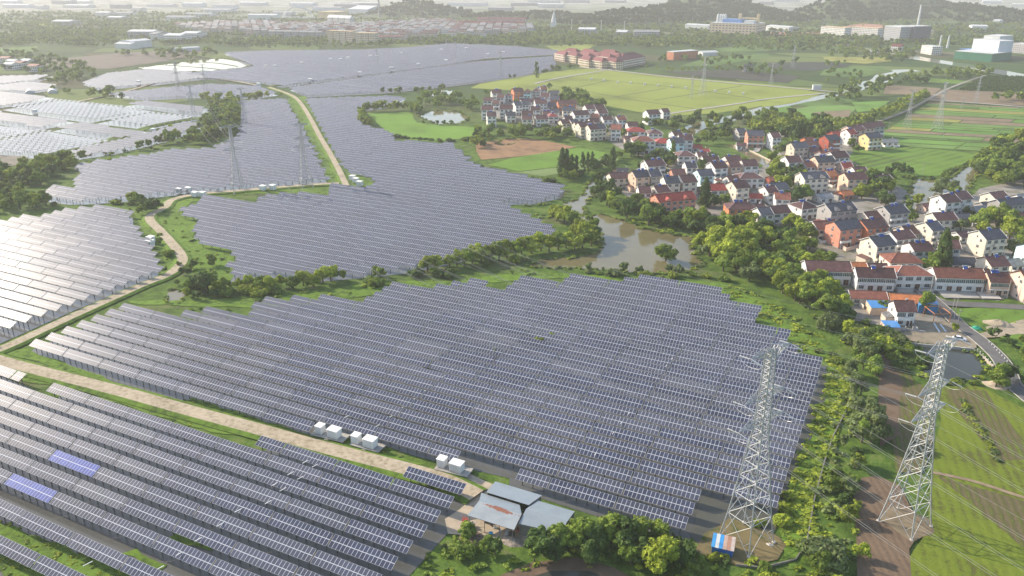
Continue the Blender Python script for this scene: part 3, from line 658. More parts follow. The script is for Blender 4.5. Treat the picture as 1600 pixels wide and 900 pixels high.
def gable_parts(L, D, he, hr, wall, roof, o, hip=False, over=.45, style=0):
    x, y = L/2, D/2
    mb = MB()
    if hip:
        mb.box(-x, x, -y, y, 0, he)
    else:
        c = [(-x, -y), (x, -y), (x, y), (-x, y)]
        for i in range(4):
            a, b = c[i], c[(i+1) % 4]
            if a[0] == b[0]: mb.face([(a[0], a[1], 0), (b[0], b[1], 0), (b[0], b[1], he), (a[0], 0, hr-.12), (a[0], a[1], he)])
            else: mb.face([(a[0], a[1], 0), (b[0], b[1], 0), (b[0], b[1], he), (a[0], a[1], he)])
    mb.m = 1; mb.box(-x-.03, x+.03, -y-.03, y+.03, -.3, .45)
    ob = mb.build('wall', [wall_mat(wall), mat('plinth', (.28, .26, .24), .2, .6)], o)
    r = MB(); xo, yo = x+over, y+over; t = .16; ze = he-over*(hr-he)/y
    if hip:
        rx = max(.4, x-y*.85); a = [(-xo, -yo, ze), (xo, -yo, ze), (xo, yo, ze), (-xo, yo, ze)]; p, q = (-rx, 0, hr), (rx, 0, hr)
        for f in ((a[0], a[1], q, p), (a[1], a[2], q), (a[2], a[3], p, q), (a[3], a[0], p)): r.face(f)
        r.face([(v[0], v[1], v[2]-.02) for v in reversed(a)])
        r.m = 1
        for e in ((p, q), (a[0], p), (a[3], p), (a[1], q), (a[2], q)): r.bar(Vector(e[0])+Vector((0, 0, .03)), Vector(e[1])+Vector((0, 0, .03)), .11)
        for i in range(4): r.bar(a[i], a[(i+1) % 4], .09)
    else:
        for s in (-1, 1):
            b0, b1 = (-xo, s*yo, ze), (xo, s*yo, ze); c0, c1 = (-xo, 0, hr), (xo, 0, hr); up = Vector((0, 0, t))
            r.hexa([b0, b1, c1, c0, Vector(b0)+up, Vector(b1)+up, Vector(c1)+up, Vector(c0)+up])
        r.m = 1
        for xe in (-xo, xo):
            for s in (-1, 1): r.bar((xe, s*yo, ze+.1), (xe, 0, hr+.14), .13)
        r.m = 0; r.bar((-xo, 0, hr+.16), (xo, 0, hr+.16), .13, n=5)
    trim = M_trim if style == 0 else roof_mat(roof)
    return r.build('roof', [roof_mat(roof), trim], o)
def place(name, me, o, x, y, z, rz=0, s=None):
    c = link(name, me, o, (x, y, z), rz)
    if s: c.scale = s
    return c
def house(reg, x1, y1, x2, y2, st, wall, roof, kind='', D=None, vil=None):
    ox, oy = reg; k = 1593/200.
    pa = (ox+x1/k, oy+y1/k); pb = (ox+x2/k, oy+y2/k)
    HOUSES.append((pa, pb, st, wall, roof, kind, D, vil))
ra, rb, rc, rd, re_, rf, rg, rhh, ri, rj, rk = (740,120), (920,170), (1000,250), (1130,160), (1200,250), (1250,340), (1400,340), (1400,240), (1300,440), (1280,170), (1400,410)
DATA = {
 ra: [(225,163,342,160,3,'white','maroon'),(135,250,235,262,2,'white','maroon'),(300,215,385,222,2,'white','maroon'),(410,195,470,198,2,'white','maroon','h'),(490,145,605,140,3,'orange','maroon'),(625,150,710,152,3,'pale blue','maroon','h'),(735,132,835,140,3,'grey','maroon','h'),
      (838,200,940,202,3,'white','maroon'),(935,172,1062,176,3,'grey','dark'),(965,232,1070,245,3,'orange','dark'),(1025,292,1235,288,3,'orange','maroon'),(590,280,745,270,2,'white','maroon'),(518,312,585,305,3,'white','dark'),(590,300,680,300,3,'white','dark'),(745,262,840,258,2,'white','maroon'),
      (805,285,945,282,3,'white','maroon'),(895,325,1005,322,2,'grey','dark'),(835,350,905,352,1,'white','grey'),(102,360,240,360,3,'white','maroon'),(330,352,485,352,3,'white','maroon'),(165,438,275,436,3,'white','maroon'),(402,438,515,436,2,'white','dark'),(712,368,830,368,2,'white','maroon'),
      (600,425,735,424,2,'cream','maroon'),(605,482,725,482,2,'cream','maroon'),(768,482,912,476,2,'white','maroon'),(860,425,960,425,2,'white','maroon'),(920,448,1045,445,2,'white','red','h'),(955,398,1060,402,2,'white','dark'),(1110,372,1255,372,3,'cream','dark'),(1235,428,1410,415,3,'white','maroon'),
      (1385,350,1490,345,3,'white','maroon'),(1500,345,1610,340,3,'white','maroon'),(1530,405,1640,400,3,'white','maroon'),(1125,532,1180,528,2,'cream','maroon'),(1188,540,1262,535,2,'cream','dark'),(1270,562,1325,556,2,'cream','maroon'),(1338,572,1388,565,3,'cream','maroon'),(1400,560,1452,548,3,'cream','maroon'),
      (1455,592,1515,588,3,'cream','maroon'),(1510,590,1590,585,3,'cream','dark'),(1440,520,1550,516,2,'white','maroon'),(1460,465,1545,460,2,'white','brown'),(1125,490,1215,486,2,'grey','maroon'),(250,290,320,292,2,'grey','maroon'),(830,120,900,118,2,'grey','brown')],
 rb: [(715,20,855,8,3,'white','maroon'),(165,90,280,86,2,'white','maroon'),(340,95,440,86,2,'white','brown'),(285,195,400,198,3,'white','brown'),(478,165,600,162,2,'white','maroon'),(480,228,690,228,2,'white','red','h'),(735,252,908,252,2,'white','maroon','h'),(1035,282,1140,276,2,'white','maroon'),
      (548,338,810,338,3,'white','brown','h'),(820,366,1050,366,2,'white','red','h'),(1010,362,1165,357,3,'pale blue','dark'),(1135,325,1290,322,3,'white','maroon'),(1180,405,1240,408,1,'white','red'),(1290,450,1372,450,1,'white','red'),(440,342,600,336,1,'pink','maroon'),(1112,524,1325,522,2,'white','maroon','h'),
      (1330,538,1440,536,2,'white','maroon'),(1388,500,1480,497,1,'white','red'),(1415,592,1600,586,2,'white','maroon'),(700,642,905,626,3,'white','maroon'),(262,802,485,788,2,'cream','maroon'),(560,772,730,758,3,'peach','dark'),(742,762,835,757,3,'grey','dark'),(1030,752,1180,748,2,'salmon','maroon'),
      (922,845,1095,838,3,'cream','dark'),(1130,835,1300,822,3,'cream','maroon'),(1200,665,1315,662,2,'white','dark'),(1350,758,1515,748,3,'pale blue','dark'),(920,0,960,-4,2,'white','maroon'),(370,735,480,745,1,'grey','dark')],
 rc: [(885,30,1040,16,3,'white','maroon'),(1095,12,1215,6,3,'peach','maroon'),(1265,0,1430,-8,3,'white','maroon'),(1205,158,1500,152,2,'white','maroon','h'),(1105,200,1190,195,2,'white','maroon'),(1165,268,1325,252,3,'cream','maroon'),(858,300,1040,294,2,'white','red'),(1365,408,1490,430,1,'white','red'),
      (1090,520,1430,520,2,'orange','maroon','h'),(1545,590,1640,584,2,'white','dark'),(205,438,620,382,3,'salmon','red'),(190,325,345,308,2,'cream','maroon'),(-15,332,115,330,2,'white','maroon'),(1425,560,1525,552,1,'grey','maroon'),(1545,330,1640,322,2,'white','maroon'),(1040,208,1100,205,1,'white','grey'),(700,340,770,335,1,'pink','maroon')],
 rd: [(300,348,490,350,3,'salmon','dark'),(175,325,250,322,2,'grey','dark'),(155,490,300,518,1,'white','maroon'),(590,375,680,372,3,'white','maroon'),(735,352,815,335,1,'grey','orange'),(858,500,1030,492,3,'beige','dark'),(1005,440,1120,432,2,'orange','brown'),(1015,478,1165,476,2,'grey','maroon'),
      (795,672,960,664,3,'white','maroon'),(975,742,1080,730,2,'white','brown'),(1135,672,1340,664,3,'peach','dark'),(1340,625,1505,605,3,'white','maroon'),(1480,750,1570,748,2,'pink','red'),(25,668,195,660,2,'white','maroon'),(1040,560,1160,556,2,'grey','maroon'),(1200,610,1330,600,2,'grey','brown')],
 re_: [(412,158,700,142,3,'cream','dark'),(715,140,800,115,2,'orange','orange'),(955,160,1185,150,3,'peach','maroon'),(1050,92,1200,84,2,'white','maroon'),(1330,200,1495,178,2,'white','maroon'),(30,300,195,270,2,'white','dark'),(70,385,290,430,2,'white','brown'),(-45,582,165,566,2,'white','maroon'),
      (608,428,770,410,1,'white','grey'),(915,392,1000,372,1,'orange','orange'),(350,522,560,500,2,'white','maroon','h'),(742,548,1045,515,3,'grey','dark'),(562,768,820,745,2,'cream','brown'),(828,765,1095,735,3,'salmon','dark'),(1160,752,1395,722,3,'orange','maroon'),(1228,648,1385,628,2,'cream','maroon'),
      (1392,590,1600,550,3,'grey','dark'),(1395,412,1530,418,1,'grey','grey'),(20,208,115,205,1,'red','brown'),(1125,262,1195,250,1,'peach','maroon')],
 rf: [(1190,172,1410,142,2,'white','maroon'),(875,250,1095,215,3,'cream','dark'),(1510,65,1650,45,3,'cream','dark'),(1270,112,1380,100,2,'cream','maroon'),(1365,312,1590,300,2,'white','maroon'),(1040,438,1430,440,2,'cream','brown','h'),(190,545,700,548,2,'white','maroon','f',11),(705,560,825,562,1,'grey','orange','',7),(768,622,1210,630,2,'white','maroon','f',10),
      (830,572,1060,572,1,'grey','maroon'),(1155,600,1600,600,2,'white','brown','h',11)],
 rg: [(455,632,1000,626,2,'white','brown','f',11),(1015,682,1240,676,2,'peach','maroon','f',10),(960,640,1165,640,1,'grey','maroon','',6),(680,512,985,512,1,'cream','dark','',8),(1075,482,1295,472,2,'cream','maroon'),(1550,328,1750,320,3,'pale blue','dark'),(1450,522,1590,506,1,'cream','grey'),(1540,660,1800,650,3,'pink','brown'),
      (1035,162,1275,140,3,'cream','dark'),(620,272,735,282,2,'white','maroon'),(770,182,860,170,1,'white','maroon'),(1460,105,1560,100,1,'grey','dark')],
 rhh: [(535,518,690,488,3,'white','maroon'),(698,490,855,458,3,'white','maroon'),(350,638,505,606,1,'pink','maroon'),(455,738,700,728,2,'cream','maroon'),(1180,488,1350,468,2,'cream','maroon'),(1220,562,1500,522,2,'grey','dark'),(1490,512,1690,495,2,'white','grey'),(985,660,1065,650,1,'white','grey'),(1470,722,1600,745,1,'white','maroon'),
       (1090,622,1215,602,1,'grey','dark'),(740,752,910,745,1,'grey','dark')],
 ri: [(225,112,655,128,1,'cream','brown','',7),(730,152,1110,178,1,'peach','orange','',8),(775,238,1005,242,2,'white','maroon','',8)],
 rj: [(75,335,200,318,3,'red','dark'),(170,290,260,272,2,'red','red'),(345,262,395,240,3,'white','red'),(385,225,520,195,3,'pink','maroon'),(505,200,620,172,3,'pink','maroon'),(590,178,715,150,3,'grey','maroon'),(575,308,725,292,3,'yellow','dark'),(770,378,960,378,1,'white','grey'),(160,500,200,500,2,'white','maroon')],
}
for reg, lst in DATA.items():
    vil = 'far village' if reg == ra or reg == rb else ('lower village' if reg in (rf, rg, rk, ri) else 'middle village')
    for r_ in lst:
        a = list(r_)+['', None][:max(0, 9-len(r_))]
        kind = r_[7] if len(r_) > 7 else ''; D = r_[8] if len(r_) > 8 else None
        house(reg, r_[0], r_[1], r_[2], r_[3], r_[4], r_[5], r_[6], kind, D, vil)
DIM = {1: (3.1, 4.7, 7), 2: (6.1, 8.5, 9.6), 3: (9.0, 11.7, 10.4)}
NUMW = {1: 'single storey', 2: 'two storey', 3: 'three storey'}
info = []
for pa, pb, st, wall, roof, kind, D, vil in HOUSES:
    he, hr, dd = DIM[st]; D = D or dd
    A, B = P(*pa, hr), P(*pb, hr); L = math.dist(A, B); ang = math.atan2(B[1]-A[1], B[0]-A[0])
    across = abs((B[0]-A[0])*RX+(B[1]-A[1])*RY)
    ang = min(max(ang, R(17)), R(22) if kind == 'f' else R(46))
    L = min(max(1.08*across/math.cos(ang-HEAD), 7), 34 if kind == 'f' else 25)
    cx, cy = (A[0]+B[0])/2, (A[1]+B[1])/2
    if kind == 'h': D = min(D+1.5, L)
    info.append([cx, cy, L-.6, D, he, hr, ang, st, wall, roof, kind, vil, (pa[0]+pb[0])/2, (pa[1]+pb[1])/2])
# neighbours never overlap: shrink and nudge
def foot(h, m=0.): 
    c, s = math.cos(h[6]), math.sin(h[6]); return [(h[0]+c*x-s*y, h[1]+s*x+c*y) for x, y in ((-h[2]/2+m, -h[3]/2+m), (h[2]/2-m, -h[3]/2+m), (h[2]/2-m, h[3]/2-m), (-h[2]/2+m, h[3]/2-m))]
def sep(A, B):
    best = 1e9; bd = None
    for p in (A, B):
        for i in range(4):
            dx, dy = p[(i+1) % 4][0]-p[i][0], p[(i+1) % 4][1]-p[i][1]; l = math.hypot(dx, dy); nx, ny = dy/l, -dx/l
            a = [q[0]*nx+q[1]*ny for q in A]; b = [q[0]*nx+q[1]*ny for q in B]
            o1 = max(a)-min(b); o2 = max(b)-min(a)
            if o1 <= 0 or o2 <= 0: return 0, None
            if o1 < best: best, bd = o1, (-nx, -ny)
            if o2 < best: best, bd = o2, (nx, ny)
    return best, bd
for it in range(60):
    mv = 0
    for i in range(len(info)):
        for j in range(i):
            a, b = info[i], info[j]
            if math.hypot(a[0]-b[0], a[1]-b[1]) > 34: continue
            d, v = sep(foot(a, -.25), foot(b, -.25))
            if d > 0:
                mv += 1; q = min(d, 1.2)/2+.02
                a[0] += v[0]*q; a[1] += v[1]*q; b[0] -= v[0]*q; b[1] -= v[1]*q
                for h in (a, b):
                    if it > 8 and h[3] > 5.5: h[3] *= .985
                    if it > 20 and h[2] > 5: h[2] *= .985
    if not mv: break
print('houses', len(info), 'overlap passes', it)
cnt = {}
for h in sorted(info, key=lambda h: h[12]): cnt.setdefault((h[7], h[8], h[9], h[11]), []).append(h)
ORD = ['first', 'second', 'third', 'fourth', 'fifth', 'sixth', 'seventh', 'eighth', 'ninth', 'tenth', 'eleventh', 'twelfth']
HOUSE_FOOT = []
for key, lst in cnt.items():
    for n_, h in enumerate(lst):
        cx, cy, L, D, he, hr, ang, st, wall, roof, kind, vil, px_, py_ = h
        HOUSE_FOOT.append(foot(h, -1.5))
        o = empty('house', (cx, cy, .05), ang)
        hp = ('hipped ' if kind == 'h' else '')
        base = f'{NUMW[st]} {wall} house with {hp}{roof} roof'
        if len(lst) == 1: lb = f'{base} in the {vil}'
        else: lb = f'{base}, {onramp(n_+1)} from left of its kind, {vil}'
        tag(o, lb, 'house', 'houses of the '+vil)
        big = py_ > 215
        rf_ = gable_parts(L, D, he, hr, wall, roof, o, kind == 'h', style=0 if wall in ('white', 'pink', 'grey', 'cream') and rh.random() < .6 else 1)
        y = -D/2
        for f in range(st):
            z = 1.0+2.95*f; n = max(2, int(L/3.4))
            if kind == 'f': n = max(3, int(L/3.3))
            doorat = n//2
            for i in range(n):
                x = -L/2+L*(i+.5)/n
                if f == 0 and (i == doorat or (kind == 'f' and i % 3 == 1)): place('door', ME_DOOR, o, x, y-.01, .02)
                elif kind == 'f' and f == 1: place('window', WM['g'], o, x, y-.01, z-.1, 0, (L/n/3.1, 1, 1))
                elif f > 0 and wall in ('white', 'pale blue', 'grey') and rh.random() < .45 and L/n > 3.2: place('window', WM['g'], o, x, y-.01, z-.1)
                else: place('window', WM['m' if L/n > 2.8 else 's'], o, x, y-.01, z)
            if big or st > 1:
                place('window', WM['s' if f else 't'], o, -L/2-.01, rh.uniform(-D*.22, D*.1), z+.1, -math.pi/2)
                if big: place('window', WM['t'], o, L/2+.01, rh.uniform(-1, 1.5), z+.1, math.pi/2)
        if st == 3 and kind != 'h' and big: place('window', WM['t'], o, -L/2-.01, 0, he-.55, -math.pi/2)
        if st > 1:                                      # balcony across the front of the upper floor
            for f in range(1, st):
                bl = L*(rh.choice((.45, .7, 1.0)) if f == 1 and kind != 'f' else (1.0 if kind == 'f' else .6)); bx = 0 if bl > L*.9 else rh.choice((-1, 1))*(L-bl)/2*.9
                if f == 2 and rh.random() < .5: continue
                z = 2.95*f-.05; b = MB(); bb = 1.1 if kind != 'f' else .55
                b.box(bx-bl/2, bx+bl/2, y-bb, y+.0, z-.14, z)
                if kind != 'f':
                    b.box(bx-bl/2, bx+bl/2, y-bb-.02, y-bb+.1, z+.002, z+.95); b.box(bx-bl/2-.002, bx-bl/2+.1, y-bb+.1, y-.002, z+.002, z+.94); b.box(bx+bl/2-.1, bx+bl/2+.002, y-bb+.1, y-.002, z+.002, z+.94)
                    for xx in (bx-bl/2+.12, bx+bl/2-.12):
                        if f == 1: b.bar((xx, y-bb+.12, 0), (xx, y-bb+.12, z-.14), .13)
                b.build('balcony', [wall_mat('white' if wall not in ('white', 'cream', 'pink') else wall)], o)
        if rh.random() < (.5 if big else .3) and st > 1:
            for _ in range(rh.choice((1, 1, 2))):
                place('water_heater', ME_HEAT, rf_, rh.uniform(-L*.35, L*.35), -.4, hr-.1)
        if kind == '' and st == 3 and L > 13 and rh.random() < .6 and big:      # dormers in the front slope
            for xx in (-L/4, L/4):
                d = MB(); zb = he-.2; d.m = 0
                d.face([(xx-1.5, y-.05, zb), (xx+1.5, y-.05, zb), (xx+1.5, y-.05, zb+.9), (xx, y-.05, zb+1.9), (xx-1.5, y-.05, zb+.9)])
                for s in (-1, 1):
                    d.face([(xx+s*1.5, y-.05, zb), (xx+s*1.5, y+1.6, zb+.9), (xx+s*1.5, y-.05, zb+.9)])
                d.m = 1
                for s in (-1, 1): d.hexa([(xx+s*1.7, y-.3, zb+.77), (xx, y-.3, zb+1.9), (xx, y+3.4, zb+1.9), (xx+s*1.7, y+1.6, zb+.77), (xx+s*1.7, y-.3, zb+.9), (xx, y-.3, zb+2.03), (xx, y+3.4, zb+2.03), (xx+s*1.7, y+1.6, zb+.9)])
                d.build('dormer', [wall_mat(wall), roof_mat(roof)], rf_)
        if big and kind != 'f' and rh.random() < .5:      # lean-to kitchen on one end
            s_ = rh.choice((-1, 1)); an = MB(); xw = rh.uniform(2.2, 3.4); yd = D*.55; x0, x1 = (L/2+.04, L/2+xw) if s_ > 0 else (-L/2-xw, -L/2-.04)
            an.box(x0, x1, -yd/2, yd/2, 0, 2.6); an.m = 1; zi, zo = 3.25, 2.75
            za, zb = (zi, zo) if s_ > 0 else (zo, zi)
            an.hexa([(x0-.1, -yd/2-.3, za-.1), (x1+.1, -yd/2-.3, zb-.1), (x1+.1, yd/2+.3, zb-.1), (x0-.1, yd/2+.3, za-.1), (x0-.1, -yd/2-.3, za), (x1+.1, -yd/2-.3, zb), (x1+.1, yd/2+.3, zb), (x0-.1, yd/2+.3, za)])
            an.build('annex', [wall_mat(rh.choice((wall, 'grey', 'beige'))), roof_mat(rh.choice(('grey', 'brown', 'maroon')))], o)
        if big and kind != 'f' and rh.random() < .45:      # walled front yard
            yw = MB(); yy = -D/2-rh.uniform(3, 4.5); xx = L/2*.95
            yw.box(-xx, -1.2, yy, yy+.18, 0, 1.5); yw.box(1.2, xx, yy, yy+.18, 0, 1.5); yw.box(-xx, -xx+.18, yy+.182, -D/2-.02, 0, 1.5); yw.box(xx-.18, xx, yy+.182, -D/2-.02, 0, 1.5)
            for x_ in (-1.3, 1.3): yw.box(x_-.2, x_+.2, yy-.06, yy+.24, .002, 2.1)
            yw.build('yard_wall', [wall_mat(rh.choice(('grey', 'beige', 'white')))], o)
        if st > 1 and big and rh.random() < .7:
            for _ in range(rh.choice((1, 2, 3))):
                ac = MB(); ac.box(-.42, .42, -.32, -.02, 0, .6); place('air_conditioner', ac.mesh('air_conditioner', M_fr), o, rh.uniform(-L*.42, L*.42), -D/2-.02, rh.choice((2.5, 5.4) if st > 2 else (2.5,)))
        if rh.random() < .35 and big:
            c = MB(); c.box(-.35, .35, -.35, .35, 0, 1.5); c.box(-.43, .43, -.43, .43, 1.5, 1.62); c.build('chimney', [wall_mat('grey')], rf_, (L*.3, D*.22, he+.9))
# ============================================================ TREES
L_bright = leaf_mat('leaves_bright', (.28, .35, .035), (.48, .52, .06))
L_mid = leaf_mat('leaves_mid', (.18, .26, .038), (.31, .38, .055))
L_dark = leaf_mat('leaves_dark', (.08, .14, .03), (.15, .21, .045))
L_soft = leaf_mat('leaves_soft', (.15, .20, .065), (.24, .29, .11))
M_bark = mat('bark', (.11, .085, .06), .3, 1.5)
LMAT = {'b': L_bright, 'm': L_mid, 'd': L_dark, 's': L_soft}
def crown_arrays(seed, n_blob, per, shape, leaf):
    """quads of leaf clusters laid over many small lobes: the lobes make light and dark clumps and an uneven outline.
    unit crown: radius about 1, centre z = 0"""
    r = random.Random(seed); V = []
    lobes = []
    while len(lobes) < 6:
        d = Vector((r.gauss(0, 1), r.gauss(0, 1), r.gauss(.15, .8))).normalized()
        if d.z > -.55: lobes.append(d*r.uniform(.38, .66))
    for i in range(n_blob):
        while True:
            d = Vector((r.gauss(0, 1), r.gauss(0, 1), r.gauss(0, 1))).normalized()
            if d.z > -.75: break
        if shape == 'cone':
            t = (i+.5)/n_blob; z = -1+2*t; w_ = (1-t)*.95+.08; a = r.uniform(0, 6.28); q = r.uniform(.25, .8)*w_
            c = Vector((math.cos(a)*q, math.sin(a)*q, z)); br = .2+.32*(1-t)
        elif shape == 'low':
            q = r.uniform(.2, .85); c = Vector((d.x*q, d.y*q, abs(d.z)*q*.5-.2)); br = r.uniform(.22, .42)
        else:
            q = r.uniform(.15, .42) if i > 2 else .1
            lb = lobes[i % 6] if i > 2 else Vector((0, 0, 0))
            c = lb+Vector((d.x*q, d.y*q, d.z*q*.85)); br = r.uniform(.15, .33) if i > 2 else .5
            if shape == 'tall': c.z *= 1.25; c.x *= .8; c.y *= .8
        for j in range(per):
            n = Vector((r.gauss(0, 1), r.gauss(0, 1), r.gauss(.25, 1))).normalized()
            p = c+n*br*r.uniform(.6, 1.0)**.6*r.choice((1, 1, 1, 1.22))
            m = (n+Vector((r.uniform(-.6, .6), r.uniform(-.6, .6), r.uniform(-.6, .6)))).normalized()
            u = m.orthogonal().normalized(); a = r.uniform(0, 6.28); u = u*math.cos(a)+m.cross(u)*math.sin(a); v = m.cross(u)
            l = leaf*r.uniform(.6, 1.25)
            V += [p+u*l, p+v*l*.7+u*l*.2, p-u*l, p-v*l*.75]
    return np.array([tuple(v) for v in V], dtype=np.float32)
PROTO = {}
def proto(kind, lod):
    k = (kind, lod)
    if k not in PROTO:
        out = []
        for s in range(4 if lod < 2 else 3):
            sd = hash((len(kind), ord(kind[0]), s, lod)) % 10007
            sd = 100*ord(kind[0])+10*s+lod
            if lod == 0: a = crown_arrays(sd, 38, 95, kind, .098)
            elif lod == 1: a = crown_arrays(sd, 14, 22, kind, .21)
            else: a = crown_arrays(sd, 6, 7, kind, .36)
            out.append(a)
        PROTO[k] = out
    return PROTO[k]
def arr_mesh(name, V, m):
    n = len(V); me = bpy.data.meshes.new(name)
    me.vertices.add(n); me.vertices.foreach_set('co', np.ascontiguousarray(V, dtype=np.float32).ravel())
    me.loops.add(n); me.loops.foreach_set('vertex_index', np.arange(n, dtype=np.int32))
    me.polygons.add(n//4); me.polygons.foreach_set('loop_start', np.arange(0, n, 4, dtype=np.int32)); me.polygons.foreach_set('loop_total', np.full(n//4, 4, dtype=np.int32))
    me.materials.append(m); me.update(calc_edges=True); return me
TREES = []           # X, Y, height, radius, kind, leaf key, area name
rt = random.Random(21)
HG = {}
for f in HOUSE_FOOT:
    cx = sum(p[0] for p in f)/4; cy = sum(p[1] for p in f)/4
    HG.setdefault((int(cx//40), int(cy//40)), []).append(f)
def clear(X, Y):
    for i in (-1, 0, 1):
        for j in (-1, 0, 1):
            for f in HG.get((int(X//40)+i, int(Y//40)+j), ()):
                if inpoly(X, Y, f): return False
    return True
def t1(x, y, h, kind='round', leaf='m', area='', rr=None, world=False, force=False):
    X, Y = (x, y) if world else P(x, y)
    if not force and not clear(X, Y): return
    r = rr or h*{'round': .54, 'tall': .38, 'cone': .25, 'low': .85}[kind]*rt.uniform(.85, 1.15)
    TREES.append((X, Y, h, r, kind, leaf, area))
def tline(px, step, h, kind, leafs, area, jit=1.5):
    w_ = [P(*p) for p in px]
    for a, b in zip(w_, w_[1:]):
        L = math.dist(a, b); n = max(1, int(L/step))
        for i in range(n):
            t = (i+rt.random())/n
            t1(a[0]+(b[0]-a[0])*t+rt.uniform(-jit, jit), a[1]+(b[1]-a[1])*t+rt.uniform(-jit, jit), rt.uniform(*h), kind, rt.choice(leafs), area, world=True)
def tarea(px, dens, h, kinds, leafs, area, world=False):
    p = px if world else [P(*q) for q in px]
    xs = [a for a, b in p]; ys = [b for a, b in p]; n = int(abs(area2(p))/2*dens)
    k = 0; tries = 0
    while k < n and tries < n*12:
        tries += 1; X, Y = rt.uniform(min(xs), max(xs)), rt.uniform(min(ys), max(ys))
        if inpoly(X, Y, p): t1(X, Y, rt.uniform(*h), rt.choice(kinds), rt.choice(leafs), area, world=True); k += 1
# hedge of round trees between the two big fields
for x, y, h, l in ((374,452,5,'b'),(390,450,6,'b'),(406,450,6,'m'),(424,455,6.5,'b'),(440,449,6,'b'),(458,450,6,'m'),(474,446,6.5,'b'),(490,448,6.5,'b'),(505,442,7,'b'),(517,440,8,'b'),(536,438,5,'m'),(577,432,7,'m'),(592,436,6,'m'),
                   (655,423,9.5,'b'),(668,425,8,'b'),(682,422,7,'b'),(702,420,7,'b'),(714,416,7.5,'b'),(726,416,8,'m'),(738,412,8,'b'),(752,408,9,'b'),(765,408,8,'b'),(780,406,9,'m'),(792,404,9,'b'),(806,404,8,'m'),
                   (815,398,8,'b'),(830,396,8.5,'b'),(845,392,9,'b'),(858,394,8,'b'),(872,391,8.5,'m'),(884,388,9,'b'),(898,392,8,'b'),(910,388,9,'m'),(924,385,8,'b'),(931,378,8,'d'),(915,378,10,'b'),(905,372,11,'b'),(922,368,10,'m'),
                   (870,345,9,'b'),(882,350,10,'b'),(893,354,8,'m'),(864,335,6,'b'),(1040,408,8,'m'),(1035,405,6,'b'),(1047,409,5,'m'),(318,458,9,'d'),(300,455,6,'m'),(325,452,8,'m'),(340,459,6,'b'),(352,455,6,'m')):
    t1(x, y, h, 'round', l, 'hedge between the solar fields' if x < 830 else 'pond edge')
tarea([(290,448),(350,448),(380,455),(520,447),(600,440),(640,432),(700,424),(800,408),(850,402),(835,410),(700,434),(560,452),(500,456),(420,462),(330,468),(290,470)], .020, (3, 5.5), ['round', 'low'], ['m', 'd', 'm', 'b', 'b'], 'hedge between the solar fields')
# bright clump on the right bank
for x, y, h, l in ((1096,392,10,'b'),(1108,400,12,'b'),(1122,396,13,'b'),(1138,400,13,'b'),(1150,392,12,'b'),(1160,385,11,'b'),(1172,392,11,'b'),(1130,412,12,'b'),(1146,418,13,'b'),(1160,410,12,'b'),(1178,404,10,'m'),(1118,384,10,'b'),(1140,380,10,'b'),(1172,378,10,'b'),(1184,384,9,'m'),(1150,426,11,'m'),(1165,424,11,'b'),(1130,424,9,'m'),(1100,404,7,'s'),(1170,440,8,'s'),(1188,420,9,'m')):
    t1(x, y, h, 'round', l, 'clump on the right bank of the river')
tarea([(1190,370),(1215,345),(1262,360),(1270,400),(1266,430),(1300,470),(1330,500),(1300,520),(1250,480),(1200,445),(1185,420)], .020, (6, 10), ['round'], ['m', 'b', 'm', 'd', 'b'], 'wood below the village')
t1(1446, 490, 9, 'round', 'm', 'tree among the houses', rr=3.2, force=True)
tarea([(1290,490),(1330,512),(1370,528),(1440,548),(1400,556),(1350,560),(1320,540),(1290,510)], .024, (3.5, 7), ['round', 'low'], ['m', 's', 'b', 'd'], 'thicket beside the second pylon')
tarea([(1325,545),(1362,548),(1378,600),(1372,660),(1360,700),(1340,700),(1332,640),(1322,600)], .030, (5.5, 9), ['tall', 'round'], ['s', 's', 'm'], 'row of soft green willows beside the crop field')
tarea([(1300,700),(1340,690),(1358,740),(1335,760),(1340,820),(1362,930),(1270,930),(1288,860),(1290,780),(1285,730)], .028, (3, 6.5), ['round', 'low', 'round'], ['m', 'd', 's', 'm', 'b'], 'thicket below the second pylon')
tarea([(1290,730),(1320,650),(1300,700),(1275,800)], .02, (2, 4), ['low'], ['m', 'b'], 'thicket below the second pylon')
tarea([(1390,548),(1450,556),(1448,592),(1405,600)], .03, (2, 3.5), ['low'], ['m', 'd'], 'scrub beside the square pond')
# bottom edge
for x, y, h, l in ((850,868,7,'d'),(880,858,7,'m'),(905,850,7.5,'m'),(930,862,7,'d'),(955,850,8,'m'),(975,862,8,'d'),(1000,850,7,'m'),(1030,895,10,'b'),(1012,880,7,'d'),(1052,878,7,'d'),(1070,890,7,'d'),(985,880,6,'m'),(1085,905,6,'m'),(835,878,5,'m'),(865,875,6,'d'),(915,878,6,'d'),(1030,850,6,'m')):
    t1(x, y, h, 'round', l, 'thicket behind the metal sheds')
tarea([(800,850),(1060,840),(1080,880),(960,882),(850,880)], .022, (3, 5), ['round', 'low'], ['m', 'd', 'd'], 'thicket behind the metal sheds')
tarea([(690,838),(720,835),(760,852),(800,860),(840,872),(800,885),(740,872),(700,890),(640,900),(615,915),(640,880)], .035, (2.2, 4.6), ['round', 'low'], ['m', 'b', 'm', 'd'], 'scrub in front of the yard')
tarea([(1080,860),(1150,885),(1240,890),(1280,920),(1100,930)], .03, (1.6, 3), ['low'], ['m', 'd', 'b'], 'scrub in front of the first pylon')
for x, y, h in ((1226,800,2.2),(1222,820,3),(1232,780,2.4),(1180,818,2.5),(1186,822,2),(862,538,1.6),(1175,535,2)): t1(x, y, h, 'low', 'b', 'weeds around the first pylon')
for x, y, h in ((860,536,5.2),(842,541,4.6),(773,559,4.8),(929,454,4.4),(668,578,4.6)): t1(x, y, h, 'low', 'b', 'bush between the panels', rr=1.8)
